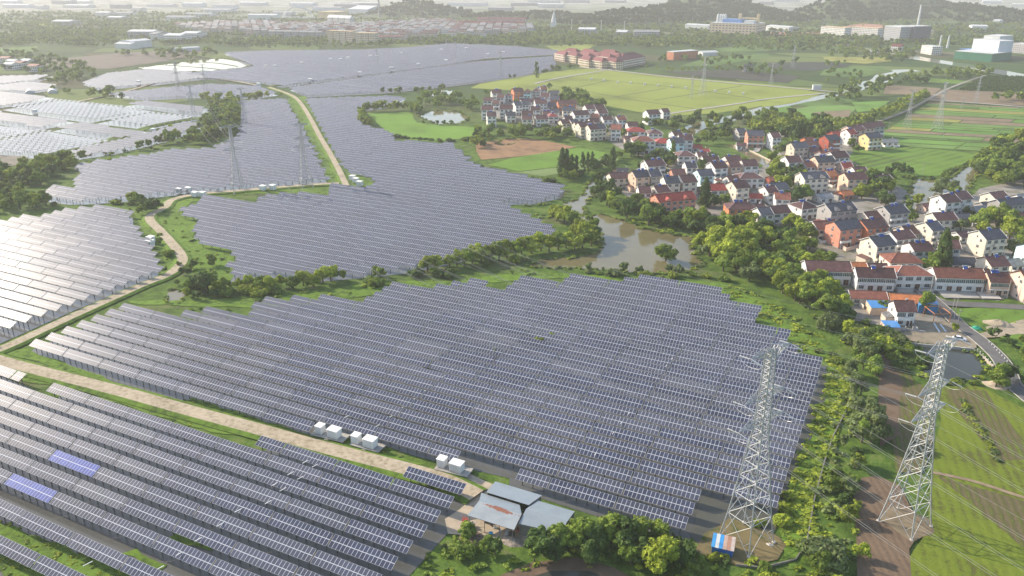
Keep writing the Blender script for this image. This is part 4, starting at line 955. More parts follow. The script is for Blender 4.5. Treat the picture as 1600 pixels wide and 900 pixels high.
# left belts
tarea([(-40,300),(0,275),(30,255),(100,250),(150,246),(115,262),(80,285),(50,305),(100,320),(60,325),(0,338),(-40,345)], .013, (6, 10), ['round'], ['m', 'd', 'm', 'b'], 'wood on the left edge')
tarea([(140,248),(220,230),(300,205),(330,180),(372,165),(374,205),(340,226),(270,231),(200,240)], .013, (7, 11), ['round'], ['m', 'b', 'm', 'd'], 'belt left of the straight track')
tarea([(300,150),(370,148),(440,152),(374,162),(376,180),(335,182),(325,165)], .007, (7, 10), ['round'], ['m', 'b', 'm'], 'belt left of the straight track')
tline([(86,320),(150,316),(205,320)], 3.5, (2, 4), 'low', ['m', 'd', 'b'], 'road bend')
for x, y, h, l in ((206,318,7,'b'),(216,322,8,'m'),(226,330,8,'d'),(236,332,8,'d'),(245,328,7,'d'),(222,335,6,'m')): t1(x, y, h, 'round', l, 'road bend')
tarea([(234,352),(246,352),(262,385),(282,420),(275,432),(262,420)], .02, (2, 4), ['low', 'round'], ['m', 'd'], 'scrub along the ditch')
tarea([(292,420),(330,410),(345,450),(300,462),(240,470),(215,470),(250,450)], .016, (2.5, 6), ['round', 'low'], ['m', 'd', 'm'], 'scrub along the ditch')
tline([(484,150),(560,147),(640,146),(700,140)], 8, (5, 8), 'round', ['m', 'd'], 'belt between near and far panels')
tline([(490,146),(560,143),(650,143)], 7, (4, 6), 'round', ['m', 'd', 'b'], 'belt between near and far panels')
tline([(440,152),(330,146),(240,153)], 8, (5, 7), 'round', ['m'], 'belt between near and far panels')
tline([(560,170),(568,195),(580,200)], 4, (6, 9), 'round', ['b', 'm'], 'green field edge')
tline([(570,175),(640,172),(655,180)], 5, (8, 11), 'round', ['m', 'b'], 'green field edge')
tline([(580,202),(610,214),(700,222),(740,218),(770,212)], 5, (2, 4), 'low', ['m', 'd'], 'green field edge')
tarea([(640,165),(665,152),(700,152),(745,160),(750,178),(735,176),(720,172),(670,170),(650,178)], .008, (7, 11), ['round'], ['m', 'm', 'd'], 'far pond')
tline([(655,194),(690,196),(735,190)], 9, (3, 6), 'round', ['d', 'm'], 'far pond')
tline([(690,135),(740,130),(800,123),(850,112),(870,108)], 8, (5, 9), 'round', ['m', 'd'], 'rice field edge')
for x, y, h in ((838,124,20),(885,272,15),(893,276,13),(900,274,12),(878,276,17),(918,266,11),(910,262,10),(925,262,10),(957,268,15),(955,262,12),(1238,222,15),(1243,224,16),(1249,222,16),(1254,224,14),(1260,226,13),(1233,226,11)): t1(x, y, h, 'cone', 'd', 'dark conifers by the fields')
t1(1468,420,17,'cone','d','dark conifers in the village'); t1(1475,410,12,'cone','d','dark conifers in the village'); t1(1100,322,15,'cone','d','dark conifers in the village', rr=4.5); t1(1018,338,13,'cone','d','dark conifers in the village'); t1(1050,250,13,'cone','m','dark conifers in the village'); t1(884,268,9,'round','b','dark conifers by the fields')
tarea([(735,218),(745,208),(780,205),(870,207),(900,215),(880,225),(830,215),(770,222),(760,250),(742,245)], .010, (6, 10), ['round'], ['m', 'd', 'b', 'm'], 'village front trees')
tline([(750,262),(800,285),(860,285),(880,292)], 7, (3, 5), 'low', ['m', 'd'], 'field edge')
tline([(868,283),(900,282),(930,268),(960,250),(980,245)], 6, (4, 8), 'round', ['d', 'm', 'b'], 'channel bank')
tarea([(975,236),(1000,240),(1060,252),(1045,262),(985,258)], .014, (7, 11), ['round'], ['m', 'd'], 'village middle trees')
tarea([(925,285),(945,290),(1000,315),(985,330),(935,310)], .016, (6, 10), ['round'], ['d', 'm'], 'village edge trees')
tarea([(935,318),(1000,322),(1050,345),(1100,348),(1180,352),(1200,372),(1175,378),(1100,370),(1060,362),(1000,352),(960,338)], .022, (6, 11), ['round'], ['d', 'm', 'd', 'm', 'b'], 'wood on the village bank')
tarea([(1100,306),(1160,308),(1180,330),(1130,338),(1105,330)], .010, (5, 8), ['round'], ['m', 'd'], 'village middle trees')
tarea([(1195,250),(1230,262),(1268,290),(1260,325),(1225,318),(1205,285)], .010, (7, 11), ['round'], ['m', 'b', 'd'], 'village middle trees')
tarea([(1205,330),(1260,330),(1262,345),(1205,350)], .010, (6, 9), ['round'], ['b', 'm'], 'village middle trees')
tarea([(1330,295),(1365,282),(1400,288),(1404,310),(1395,330),(1340,322)], .012, (9, 13), ['round'], ['d', 'm', 'd', 'b'], 'trees beside the village pond')
for x, y, h, l in ((1472,300,9,'s'),(1484,304,9,'s'),(1462,306,8,'s'),(1492,308,7,'m'),(1434,322,8,'b'),(1420,330,7,'m'),(1500,320,8,'m'),(1412,345,8,'m'),(1425,350,7,'m'),(1540,355,11,'b'),(1555,350,11,'m'),(1570,360,12,'m'),(1585,365,10,'m'),(1528,358,10,'m'),(1575,378,12,'b'),(1590,385,10,'m'),(1582,400,8,'s'),(1500,362,7,'s'),(1260,455,9,'b'),(1242,470,9,'b'),(1252,462,9,'m'),(1228,462,8,'m'),(1295,420,8,'m'),(1282,412,7,'m'),(1290,455,7,'m'),(1450,430,8,'m'),(1460,425,9,'m'),(1377,487,5,'m'),(1490,520,4,'b'),(1562,600,7,'m'),(1555,606,6.5,'m'),(1570,596,6,'d'),(1552,530,5,'d'),(1330,230,8,'m'),(1340,240,7,'m'),(1303,235,8,'b'),(1265,232,9,'m'),(1240,235,10,'m'),(1228,242,9,'d'),(1216,242,9,'m'),(1220,262,9,'b'),(1212,270,8,'b'),(1235,262,9,'m'),(1144,215,10,'s'),(1068,212,7,'b'),(945,212,7,'b'),(975,215,8,'m'),(1000,208,9,'d'),(1030,200,9,'m'),(1010,195,8,'m'),(1023,199,8,'d'),(1045,262,8,'b'),(1095,268,9,'d'),(815,150,8,'d'),(812,170,8,'m'),(808,148,9,'m'),(858,140,8,'d'),(760,150,8,'m')):
    t1(x, y, h, 'round', l, 'tree among the houses', force=True)
tarea([(870,150),(905,152),(935,165),(955,178),(930,180),(900,165),(875,162)], .014, (8, 12), ['round'], ['m', 'd', 'm'], 'wood behind the far village')
tarea([(1095,208),(1115,192),(1170,180),(1230,182),(1300,192),(1360,198),(1335,212),(1300,222),(1240,222),(1190,218),(1150,212),(1110,232),(1090,228)], .012, (6, 11), ['round'], ['m', 'b', 'm', 'd'], 'wood above the village')
tline([(1305,212),(1345,198),(1385,184),(1420,168),(1448,152)], 8, (8, 10), 'round', ['b', 'b', 'm'], 'avenue of bright trees', jit=.8)
tline([(1308,206),(1345,193),(1385,179),(1420,163),(1446,149)], 8, (8, 10), 'round', ['b', 'b', 'm'], 'avenue of bright trees', jit=.8)
tarea([(1530,250),(1545,228),(1600,222),(1660,240),(1660,300),(1600,290),(1520,300)], .013, (7, 12), ['round'], ['m', 'b', 'm', 'd'], 'wood right of the pond')
tline([(1330,262),(1385,278),(1430,279),(1470,282),(1500,262),(1540,244)], 5, (2, 4), 'low', ['d', 'm'], 'pond bank scrub')
tline([(1400,268),(1418,275)], 4, (6, 9), 'round', ['m', 'd'], 'pond bank scrub')
tarea([(1540,545),(1600,555),(1650,600),(1600,600),(1570,560)], .02, (2, 4.5), ['low', 'round'], ['m', 'd'], 'scrub right of the village road')
tarea([(1560,525),(1640,540),(1660,580),(1590,560)], .03, (2, 4.5), ['low', 'round'], ['m', 'b', 'd'], 'scrub right of the village road')
tline([(1478,600),(1535,602)], 2.2, (1.6, 2.4), 'low', ['b', 'm'], 'reed strip below the square pond', jit=.4)
tline([(1500,625),(1560,720)], 1.6, (1.2, 1.8), 'low', ['b', 's'], 'row of yellow green shrubs in the crop field', jit=.8)
tarea([(1010,300),(1100,285),(1190,300),(1240,345),(1330,380),(1420,370),(1500,340),(1600,330),(1600,440),(1500,430),(1350,400),(1262,400),(1200,345),(1060,335)], .0028, (3.5, 7.5), ['round'], ['m', 'd', 'b'], 'garden trees between the houses')
tarea([(800,150),(905,165),(1060,240),(1190,262),(1240,225),(1345,262),(1200,290),(1010,290),(985,240),(870,200),(790,185)], .0026, (3.5, 7), ['round'], ['m', 'd', 'b'], 'garden trees between the houses')
# banks of the pond and reeds around the solar fields
tline([(905,425),(960,432),(1030,436),(1090,432),(1130,440)], 5, (1.5, 4.5), 'low', ['m', 'b', 's'], 'reeds on the near bank')
for x, y, h in ((920,424,4),(975,425,5),(1000,428,4),(1045,428,5),(1060,430,5)): t1(x, y, h, 'round', 's', 'near bank of the river')
tarea([(1240,505),(1300,545),(1330,590),(1320,640),(1300,600),(1260,545)], .03, (1, 2.2), ['low'], ['b', 'm'], 'tall reeds along the field edge')
# distant woods, shelter belts and gardens
far_b = [([(1010,96),(1100,86),(1200,96),(1290,104),(1200,108),(1060,104)], .0010), ([(1290,112),(1400,118),(1380,134),(1290,130)], .0012), ([(1290,76),(1430,92),(1400,104),(1290,90)], .0012), ([(1060,64),(1300,76),(1250,84),(1080,76)], .0018), ([(360,46),(700,40),(830,50),(700,62),(400,60)], .0012), ([(0,20),(300,20),(350,60),(0,75)], .0009), ([(870,52),(1000,58),(1050,68),(1010,76),(930,72),(870,66)], .003), ([(1000,60),(1280,66),(1290,74),(1180,80),(1020,74)], .0018), ([(1160,110),(1250,112),(1210,120),(1150,118)], .003), ([(1285,100),(1340,98),(1330,104),(1290,106)], .003),
         ([(1240,60),(1440,76),(1420,98),(1370,92),(1300,86),(1240,74)], .0025), ([(1380,124),(1450,115),(1540,108),(1560,120),(1500,128),(1440,132),(1390,140)], .004), ([(1290,158),(1330,136),(1380,126),(1400,138),(1350,156),(1310,162)], .005), ([(1550,154),(1650,150),(1650,166),(1540,162)], .006),
         ([(0,80),(60,84),(130,102),(160,120),(120,150),(80,150),(60,118),(0,110)], .0028), ([(180,84),(330,80),(345,92),(290,94),(200,90)], .003), ([(130,150),(170,145),(250,156),(150,158)], .004), ([(400,66),(560,64),(640,70),(560,76),(420,78)], .0018),
         ([(690,60),(860,60),(900,72),(820,74),(700,66)], .0028), ([(1060,205),(1120,190),(1100,180),(1060,190),(1030,205)], .006)]
for p, d in far_b: tarea(p, d*1.3, (6, 11), ['round'], ['m', 'd', 'm'], 'distant wood')
tline([(905,106),(870,112),(835,118)], 9, (5, 8), 'round', ['m', 'd'], 'distant wood')
tline([(930,64),(1100,66),(1280,72)], 10, (6, 9), 'round', ['m'], 'distant wood')
tline([(1010,108),(1060,112),(1110,108),(1145,112)], 10, (5, 7), 'round', ['b', 'm'], 'distant wood')
for _ in range(1300):           # hedgerow and garden trees sprinkled along field borders far out
    x = rt.uniform(-20, 1620); y = 20+52*rt.random()**.9
    a, b = P(x, y); ang_ = rt.choice((.1, .1, 1.6)); L = rt.uniform(40, 160)
    for q in range(rt.randrange(4, 12)):
        X, Y = a+math.cos(ang_)*L*q/10, b+math.sin(ang_)*L*q/10; pq = Q(X, Y, 0)
        if pq[1] < 74 and not any(inpoly(X, Y, SFW[k]) for k in ('far', 'far front')): t1(X, Y, rt.uniform(5, 10), 'round', rt.choice('mmd'), 'distant wood', world=True)
# orchard in rows
oa, ob_, oc, od = P(1500,142), P(1540,122), P(1680,124), P(1680,146)
for i in range(34):
    for j in range(13):
        if rt.random() < .04: continue
        p = lerp(lerp(oa, od, i/33), lerp(ob_, oc, i/33), j/12); t1(p[0], p[1], rt.uniform(3.5, 4.5), 'round', 'd', 'orchard', world=True, rr=2.3)
def keep(t):
    X, Y = t[0], t[1]; q = Q(X, Y, t[2]/2)
    if q[0] < -60 or q[0] > 1660 or q[1] > 960 or q[2] > 1e8: return False
    if t[6] != 'bush between the panels':
        for f, p in SFW.items():
            if inpoly(X, Y, p) : return False
    return True
TREES = [t for t in TREES if keep(t)]
TREES.sort(key=lambda t: -(t[2]*t[3])**.5/Q(t[0], t[1], t[2]/2)[2])
near_t, far_tr = TREES[:300], TREES[300:]
print('trees', len(TREES))
KW = {'round': 'round', 'tall': 'slender', 'cone': 'pointed', 'low': 'low spreading'}; LW = {'b': 'bright yellow green', 'm': 'mid green', 'd': 'dark green', 's': 'soft grey green'}
MEC = {}
def crown_me(kind, leaf, v):
    k = (kind, leaf, v)
    if k not in MEC: MEC[k] = arr_mesh('crown_'+kind, proto(kind, 0)[v], LMAT[leaf])
    return MEC[k]
def trunk_me(v):
    if ('t', v) not in MEC:
        mb = MB(); r = random.Random(v); mb.bar((0, 0, -.02), (.02, 0, .45), .055, .04, 7); tip = Vector((.02, 0, .45))
        for i in range(5):
            a = i*1.26+r.random(); e = Vector((math.cos(a)*.26, math.sin(a)*.26, .62+.1*r.random())); mb.bar(tip-Vector((0, 0, .08*(i % 3))), e, .028, .012, 5)
        mb.bar(tip, (.03, .02, .8), .036, .012, 6); MEC[('t', v)] = mb.mesh('trunk', M_bark)
    return MEC[('t', v)]
lab = {}
for t in sorted(near_t, key=lambda t: Q(t[0], t[1], 0)[0]): lab.setdefault((t[4], t[5], t[6]), []).append(t)
AREA_S = {'hedge between the solar fields': 'hedge between solar fields', 'clump on the right bank of the river': 'right river bank clump', 'thicket beside the second pylon': 'thicket beyond right pylon', 'row of soft green willows beside the crop field': 'willow row beside crop field',
          'thicket below the second pylon': 'thicket left of tilled strip', 'scrub beside the square pond': 'scrub by square pond', 'thicket behind the metal sheds': 'thicket beside metal sheds', 'scrub in front of the first pylon': 'scrub below left pylon', 'weeds around the first pylon': 'around left pylon',
          'scrub right of the village road': 'scrub right of village road', 'row of yellow green shrubs in the crop field': 'shrub row in crop field', 'reed strip below the square pond': 'strip below square pond', 'tall reeds along the field edge': 'central field right edge', 'belt left of the straight track': 'belt left of track',
          'trees beside the village pond': 'by village pond', 'reeds on the near bank': 'near river bank', 'bush between the panels': 'among central panels', 'dark conifers in the village': 'village', 'dark conifers by the fields': 'by the fields'}
for key, lst in lab.items():
    for n_, t in enumerate(lst):
        X, Y, h, r, kind, leaf, area = t; low = kind == 'low'
        o = empty('shrub' if low or h < 3 else 'tree', (X, Y, 0), rt.uniform(0, 6.28)); word = 'shrub' if low or h < 3 else 'tree'
        a = AREA_S.get(area, area)
        lb = f'{KW[kind]} {LW[leaf]} {word}, {a}' if len(lst) == 1 else f'{KW[kind]} {LW[leaf]} {word}, {onramp(n_+1)} from left, {a}'
        tag(o, lb, word, 'trees and shrubs: '+a)
        if low: cz, sz = h*.42, h*.75
        elif kind == 'cone': cz, sz = h*.54, h*.46
        else: cz, sz = h*.53, h*.49
        c = link('crown', crown_me(kind, leaf, rt.randrange(4)), o, (0, 0, cz)); c.scale = (r, r*rt.uniform(.85, 1.15), sz)
        tr = link('trunk', trunk_me(rt.randrange(3)), o); tr.scale = (h*.8, h*.8, h)
# rank grass, reeds and weeds: small tufts along banks, verges and ditches
TUFT = []
def tufts(px, dens, h, leafs, r=1.1):
    p = [P(*q) for q in px]; xs = [a for a, b in p]; ys = [b for a, b in p]
    for _ in range(int(abs(area2(p))/2*dens)):
        X, Y = rt.uniform(min(xs), max(xs)), rt.uniform(min(ys), max(ys))
        if inpoly(X, Y, p) and not any(inpoly(X, Y, SFW[k]) for k in ('central', 'front left', 'upper middle', 'lower left', 'upper left')) and clear(X, Y):
            hh = rt.uniform(*h); TUFT.append((X, Y, hh, hh*r*rt.uniform(.8, 1.5), rt.choice(leafs)))
tufts([(1296,550),(1335,590),(1325,650),(1300,690),(1285,740),(1270,850),(1240,870),(1215,830),(1232,770),(1255,700),(1290,610)], .75, (.35, 1.0), 'bbbm', 1.7)
tufts([(1130,440),(1190,462),(1250,500),(1310,545),(1290,556),(1236,540),(1234,512),(1184,498),(1184,474),(1134,460)], .5, (.35, 1.1), 'bbm', 1.6)
tufts([(1210,440),(1280,500),(1320,545),(1400,555),(1440,540),(1380,520),(1290,440)], .08, (.8, 2.2), 'mbsd')
tufts([(205,470),(300,470),(400,462),(600,440),(690,432),(830,412),(960,430),(1130,446),(1022,436),(890,432),(760,440),(560,470),(380,492),(300,490)], .10, (.5, 1.6), 'bmmd')
tufts([(38,545),(282,634),(300,622),(490,682),(640,718),(700,740),(560,712),(400,664),(200,610),(60,565)], .35, (.2, .7), 'bbmd', 1.4)
tufts([(0,580),(60,598),(102,604),(330,676),(420,682),(640,750),(655,742),(560,722),(400,677),(200,622),(60,586)], .4, (.2, .7), 'bbmd', 1.4)
tufts([(240,345),(262,345),(300,330),(310,346),(300,372),(366,397),(358,432),(300,430),(288,400)], .10, (.4, 1.4), 'bmmd')
tufts([(215,330),(236,352),(262,400),(262,425),(252,428),(246,395),(208,345)], .15, (.3, .9), 'bbm')
tufts([(447,155),(478,150),(500,190),(545,270),(583,290),(513,288),(482,213)], .06, (.4, 1.2), 'bbmd')
tufts([(1270,740),(1340,740),(1340,900),(1260,900),(1290,850)], .15, (.6, 1.8), 'mbds')
tufts([(640,850),(740,840),(1060,860),(1250,880),(1290,900),(1280,940),(600,940)], .14, (.4, 1.5), 'mbdm')
tufts([(1270,640),(1340,600),(1335,750),(1290,730)], .2, (.6, 1.8), 'bbms')
tufts([(1465,606),(1600,640),(1700,760),(1800,900),(1430,900),(1455,740)], .035, (.2, .5), 'b')
tufts([(800,320),(870,300),(905,330),(895,400),(868,355)], .05, (.5, 1.6), 'bms')
tufts([(960,330),(1100,352),(1190,368),(1200,385),(1090,375),(1000,360)], .1, (.6, 2), 'mdb')
tufts([(1440,495),(1600,480),(1600,555),(1530,520)], .05, (.3, .9), 'bbm')
tufts([(0,250),(110,245),(330,175),(370,170),(372,205),(120,262),(60,300),(0,330)], .02, (.8, 2), 'mbd')
for sh in SHORES:
    p = [P(*q) for q in sh]
    for i in range(len(p)):
        a, b = p[i], p[(i+1) % len(p)]; L = math.dist(a, b)
        for j in range(int(L/1.3)):
            if rt.random() < .35: continue
            t = (j+rt.random())/max(1, L/1.3); hh = rt.uniform(.4, 1.5); TUFT.append((a[0]+(b[0]-a[0])*t+rt.uniform(-1, 1), a[1]+(b[1]-a[1])*t+rt.uniform(-1, 1), hh, hh*rt.uniform(.9, 1.8), rt.choice('bmmds')))
for q in ([(-40,800),(60,838),(150,875),(240,915),(190,930),(90,885),(-40,830)], [(-40,842),(40,872),(110,908),(60,930),(-40,870)]): 
    p = [P(*c) for c in q]
    for _ in range(int(abs(area2(p))/2*.5)):
        X, Y = rt.uniform(min(a for a, b in p), max(a for a, b in p)), rt.uniform(min(b for a, b in p), max(b for a, b in p))
        if inpoly(X, Y, p): hh = rt.uniform(.2, .7); TUFT.append((X, Y, hh, hh*1.5, rt.choice('bbm')))
print('tufts', len(TUFT))
# everything smaller or farther: one mass of foliage, still one crown per tree
def mass(name, items, leaf, label, lodf):
    out = []
    for X, Y, z0, h, r, kind in items:
        d = math.hypot(X, Y); lod = lodf(d); a = rt.choice(proto(kind, lod)); th = rt.uniform(0, 6.28); c, s = math.cos(th), math.sin(th)
        if kind == 'low': cz, sz = h*.42, h*.75
        elif kind == 'cone': cz, sz = h*.54, h*.46
        else: cz, sz = h*.52, h*.5
        b = np.empty_like(a); b[:, 0] = (a[:, 0]*c-a[:, 1]*s)*r+X; b[:, 1] = (a[:, 0]*s+a[:, 1]*c)*r+Y; b[:, 2] = a[:, 2]*sz+cz+z0; out.append(b)
    me = arr_mesh(name, np.concatenate(out), LMAT[leaf]); return tag(link(name, me), label, 'trees', kind='stuff')
for leaf, nm in (('b', 'bright'), ('m', 'green'), ('d', 'dark'), ('s', 'grey green')):
    it = [(t[0], t[1], 0, t[2], t[3], 'low') for t in TUFT if t[4] == leaf]
    if it: o = mass('undergrowth', it, leaf, nm+' rank grass, reeds and weeds along banks and verges', lambda d: 2); o['category'] = 'grass'
for leaf, nm, lb in (('b', 'bright_woodland', 'mass of bright green trees and scrub along banks and field edges'), ('m', 'green_woodland', 'mass of mid green trees in belts and distant woods'), ('d', 'dark_woodland', 'mass of dark green trees in belts, orchard and distant woods'), ('s', 'soft_woodland', 'mass of grey green willows and reeds')):
    it = [(t[0], t[1], 0, t[2], t[3], t[4]) for t in far_tr if t[5] == leaf]
    if it: mass(nm, it, leaf, lb, lambda d: 1 if d < 750 else 2)
# ============================================================ PYLONS AND POWER LINES
M_steel = mat('pylon_steel', (.40, .41, .41), .12, 2, .55, .4, .35)
M_foot = mat('footing', (.52, .47, .40), .15, 1)
M_ins = mat('insulator', (.62, .63, .64), .1, 1, .3, .5)
M_cable = mat('cable', (.27, .27, .27), .1, 1, .5, .4, .5)
def lattice(prof, arms, rl=.17, rb=.075, n=4):
    mb = MB()
    def corners(z):
        for (z0, h0), (z1, h1) in zip(prof, prof[1:]):
            if z <= z1+1e-6: t = (z-z0)/(z1-z0); h = h0+(h1-h0)*t; break
        return [Vector((h*a, h*b, z)) for a, b in ((-1, -1), (1, -1), (1, 1), (-1, 1))]
    z = 0; zs = [0]; top = prof[-1][0]
    while z < top-.8:
        h = corners(z)[1].x; z = min(top, z+max(1.3, h*1.7)); zs.append(z)
    zs[-1] = top
    for a, b in zip(zs, zs[1:]):
        A, B = corners(a), corners(b)
        for i in range(4):
            j = (i+1) % 4; mb.bar(A[i], B[i], rl, rl, n); mb.bar(A[i], B[j], rb, rb, n); mb.bar(A[j], B[i], rb, rb, n)
            if b < top*.75: 
                mid = (A[i]+B[j])/2
                if A[1].x > 1.4:
                    mb.bar(A[i].lerp(B[i], .5), A[i].lerp(B[j], .25), rb*.7, rb*.7, 3); mb.bar(A[j].lerp(B[j], .5), A[j].lerp(B[i], .25), rb*.7, rb*.7, 3)
            if a > 0: mb.bar(A[i], A[j], rb, rb, n)
    return mb, corners
def arm(length, z, hgt, half, rise=0.):
    """a tapering lattice bracket pointing along +x from the body"""
    mb = MB(); tip = Vector((length, 0, z+rise))
    base = [Vector((half, half, z)), Vector((half, -half, z)), Vector((half, half, z+hgt)), Vector((half, -half, z+hgt))]
    for b in base: mb.bar(b, tip, .11, .08)
    k = 5
    for i in range(k):
        t0, t1_ = i/k, (i+1)/k
        for p, q in ((0, 1), (0, 2), (1, 3), (2, 3)):
            mb.bar(base[p].lerp(tip, t0), base[q].lerp(tip, t1_), .06, .06, 3); mb.bar(base[p].lerp(tip, t1_), base[q].lerp(tip, t1_), .045, .045, 3)
    return mb
ARMS = [(46.6, 6.3, 1.2, 2.2), (37.2, 6.6, 0, 2.0), (31.0, 7.4, 0, 2.0)]      # height, reach, rise, depth
PROF = [(0, 4.25), (9, 3.1), (29, 1.15), (46.6, .75), (48.6, .55)]
def insulator_mesh():
    mb = MB()
    for s in (-1, 1):
        for k in range(9): 
            p = Vector((0, s*(.5+.26*k), -.1-.03*k)); mb.bar(p, p+Vector((0, s*.13, -.02)), .17, .1, 6)
        mb.bar((0, 0, 0), (0, s*2.9, -.35), .035)
    # jumper loop below the bracket
    pts = [Vector((0, 2.9*math.cos(a), -.35-1.5*math.sin(a))) for a in [math.pi*i/8 for i in range(9)]]
    for a, b in zip(pts, pts[1:]): mb.bar(a, b, .028)
    return mb.mesh('insulator_string', [M_ins])
ME_INS = insulator_mesh(); body_mb, _c = lattice(PROF, ARMS); ME_BODY = body_mb.mesh('lattice_body', M_steel)
ME_ARM = [arm(L, z, d, .9, rise).mesh('cross_arm', M_steel) for z, L, rise, d in ARMS]
fm = MB(); fm.bar((0, 0, -.2), (0, 0, .55), .55, .4, 8); ME_FOOT = fm.mesh('footing', M_foot)
LINE = math.atan2(333-155, -347+18.5)
def pylon(loc, rz, scale, label, group, full=True):
    o = empty('pylon', (loc[0], loc[1], 0), rz); o.scale = (scale,)*3; tag(o, label, 'pylon', group)
    link('lattice_body', ME_BODY, o)
    for (z, L, rise, d), me in zip(ARMS, ME_ARM):
        for s in (0, math.pi):
            ca = link('cross_arm', me, o, (0, 0, 0), s)
            if full: link('insulator_string', ME_INS, ca, (L, 0, z+rise-.1))
    if full:
        for a, b in ((-1, -1), (1, -1), (1, 1), (-1, 1)): link('footing', ME_FOOT, o, (a*4.25, b*4.25, 0))
    return o
T1p, T2p = (-18.5, 154.9), (13.3, 177.0)
XR = LINE-math.pi/2
pylon(T1p, XR, 1.0, 'tall steel lattice pylon standing at the lower right corner of the central panels', 'pylons')
pylon(T2p, XR, .97, 'tall steel lattice pylon standing in the crop field on the right', 'pylons')
Ap, Bp = P(372, 300), P(478, 292)
pylon(Ap, XR, .80, 'grey pylon standing beside the narrow road, left of the pair', 'pylons')
pylon(Bp, XR, .78, 'grey pylon near the track junction, right of the pair', 'pylons')
FARP = [((383, 199), (378, 137), 'pylon beyond the hedge at the top of the left panels'), ((305, 196), (304, 133), 'pylon rising from the tree belt left of the track'), ((280, 147), (277, 96), 'distant pylon beside the pale left ponds'), ((322, 146), (317, 100), 'distant pylon between the pale ponds and the far panels'),
        ((1097, 151), (1099, 86), 'taller pylon standing in the large rice field'), ((1080, 155), (1082, 116), 'shorter pylon standing in the large rice field'), ((1238, 108), (1239, 70), 'distant pylon in the dark plots beyond the rice field'), ((1204, 134), (1206, 98), 'distant pylon right of the rice field road'),
        ((1416, 203), (1423, 141), 'pylon in the strip fields beside the avenue'), ((1464, 203), (1477, 128), 'taller pylon in the strip fields right of the avenue'), ((1524, 163), (1527, 120), 'distant pylon beside the orchard'), ((1502, 172), (1503, 152), 'small pylon below the orchard road'),
        ((590, 106), (589, 78), 'thin pylon in the middle of the far panels'), ((698, 78), (698, 60), 'left thin pylon of two behind the far panels'), ((712, 94), (711, 66), 'right thin pylon of two behind the far panels'), ((782, 122), (780, 80), 'thin pylon at the right end of the far panels')]
for b, t, lb in FARP:
    X, Y = P(*b); z = min(range(10, 90), key=lambda z: abs(Q(X, Y, z)[1]-t[1]))
    pylon((X, Y), XR+rng.uniform(-.3, .3), z/48.6, lb, 'distant pylons', False)
def catenary(mb, a, b, sag, r, seg=26):
    a, b = Vector(a), Vector(b); prev = a
    for i in range(1, seg+1):
        t = i/seg; p = a.lerp(b, t); p.z -= sag*4*t*(1-t); mb.bar(prev, p, r, r, 3); prev = p
def armtip(base, sc, k, s):
    z, L, rise, d = ARMS[k]; return (base[0]+s*L*sc*math.cos(XR), base[1]+s*L*sc*math.sin(XR), (z+rise-.4)*sc)
def span(A, sa, B, sb, who, sag, off=False):
    for k in range(3):
        for s in (-1, 1):
            mb = MB(); a, b = armtip(A, sa, k, s), armtip(B, sb, k, s)
            if k == 0: catenary(mb, a, b, sag*.8, .022)
            else:
                for d in (-.25, .25): catenary(mb, (a[0], a[1], a[2]+d), (b[0], b[1], b[2]+d), sag, .03)
            nm = ('left', 'right')[s > 0]; lv = ('top', 'middle', 'lowest')[k]
            tag(mb.build('power_line', M_cable), f'{lv} {nm} overhead cable {who}', 'power line', 'overhead cables')
u = (math.cos(LINE), math.sin(LINE))
off = lambda p, d: (p[0]-u[0]*d, p[1]-u[1]*d)
span(T1p, 1, Ap, .80, 'crossing the central panels from the left front pylon', 15); span(T2p, .97, Bp, .78, 'crossing the panels from the right front pylon', 15)
span(T1p, 1, off(T1p, 290), 1, 'running down to the right from the left front pylon', 11); span(T2p, .97, off(T2p, 290), 1, 'running down to the right from the right front pylon', 11)
span(Ap, .80, P(305, 196), 1.0, 'from the roadside pylon towards the tree belt', 10); span(Bp, .78, P(383, 199), 1.0, 'from the junction pylon over the left panels', 10)
# ============================================================ HILLS, TOWN AND INDUSTRY IN THE DISTANCE
def ground_h(X, Y, hs): return max(0, max(h[4]*math.exp(-(((X-h[0])*h[5]+(Y-h[1])*h[6])/h[2])**2-((-(X-h[0])*h[6]+(Y-h[1])*h[5])/h[3])**2) for h in hs)-4)
def hill_spec(x, y, ytop, ra, rb_):
    X, Y = P(x, y); z = min(range(5, 260), key=lambda z: abs(Q(X, Y, z)[1]-ytop)); return (X, Y, ra, rb_, z+4, RX, RY)
rhill = random.Random(9)
FOREST = []
def hills(name, hs, x0, x1, y0, y1, step, label):
    """x0..y1: metres across / along the view from the camera"""
    nx = int((x1-x0)/step)+1; ny = int((y1-y0)/step)+1; V = []; F = []
    for j in range(ny):
        for i in range(nx):
            a, d = x0+i*step, y0+j*step; X, Y = FX*d+RX*a, FY*d+RY*a
            z = ground_h(X, Y, hs); z = z+(math.sin(X*.017)*math.cos(Y*.013)*7+math.sin(X*.041+2)*math.cos(Y*.05)*3)*min(1, z/40)
            V.append((X, Y, z if z > .3 else -1.5))
            if z > 3:
                n = step*step/95
                for _ in range(int(n)+(rhill.random() < n % 1)):
                    if rhill.random() < .86: FOREST.append((X+rhill.uniform(-.5, .5)*step, Y+rhill.uniform(-.5, .5)*step, z-2.5, rhill.uniform(9, 14), rhill.uniform(4.5, 7.5), 'round'))
    for j in range(ny-1):
        for i in range(nx-1):
            k = j*nx+i
            if max(V[q][2] for q in (k, k+1, k+nx, k+nx+1)) > 0: F.append((k, k+1, k+nx+1, k+nx))
    me = bpy.data.meshes.new(name); me.from_pydata(V, [], F); me.materials.append(mat('hill_soil', (.06, .09, .03), .4, .05)); 
    me.polygons.foreach_set('use_smooth', [True]*len(F)); me.update(); tag(link(name, me), kind='structure')
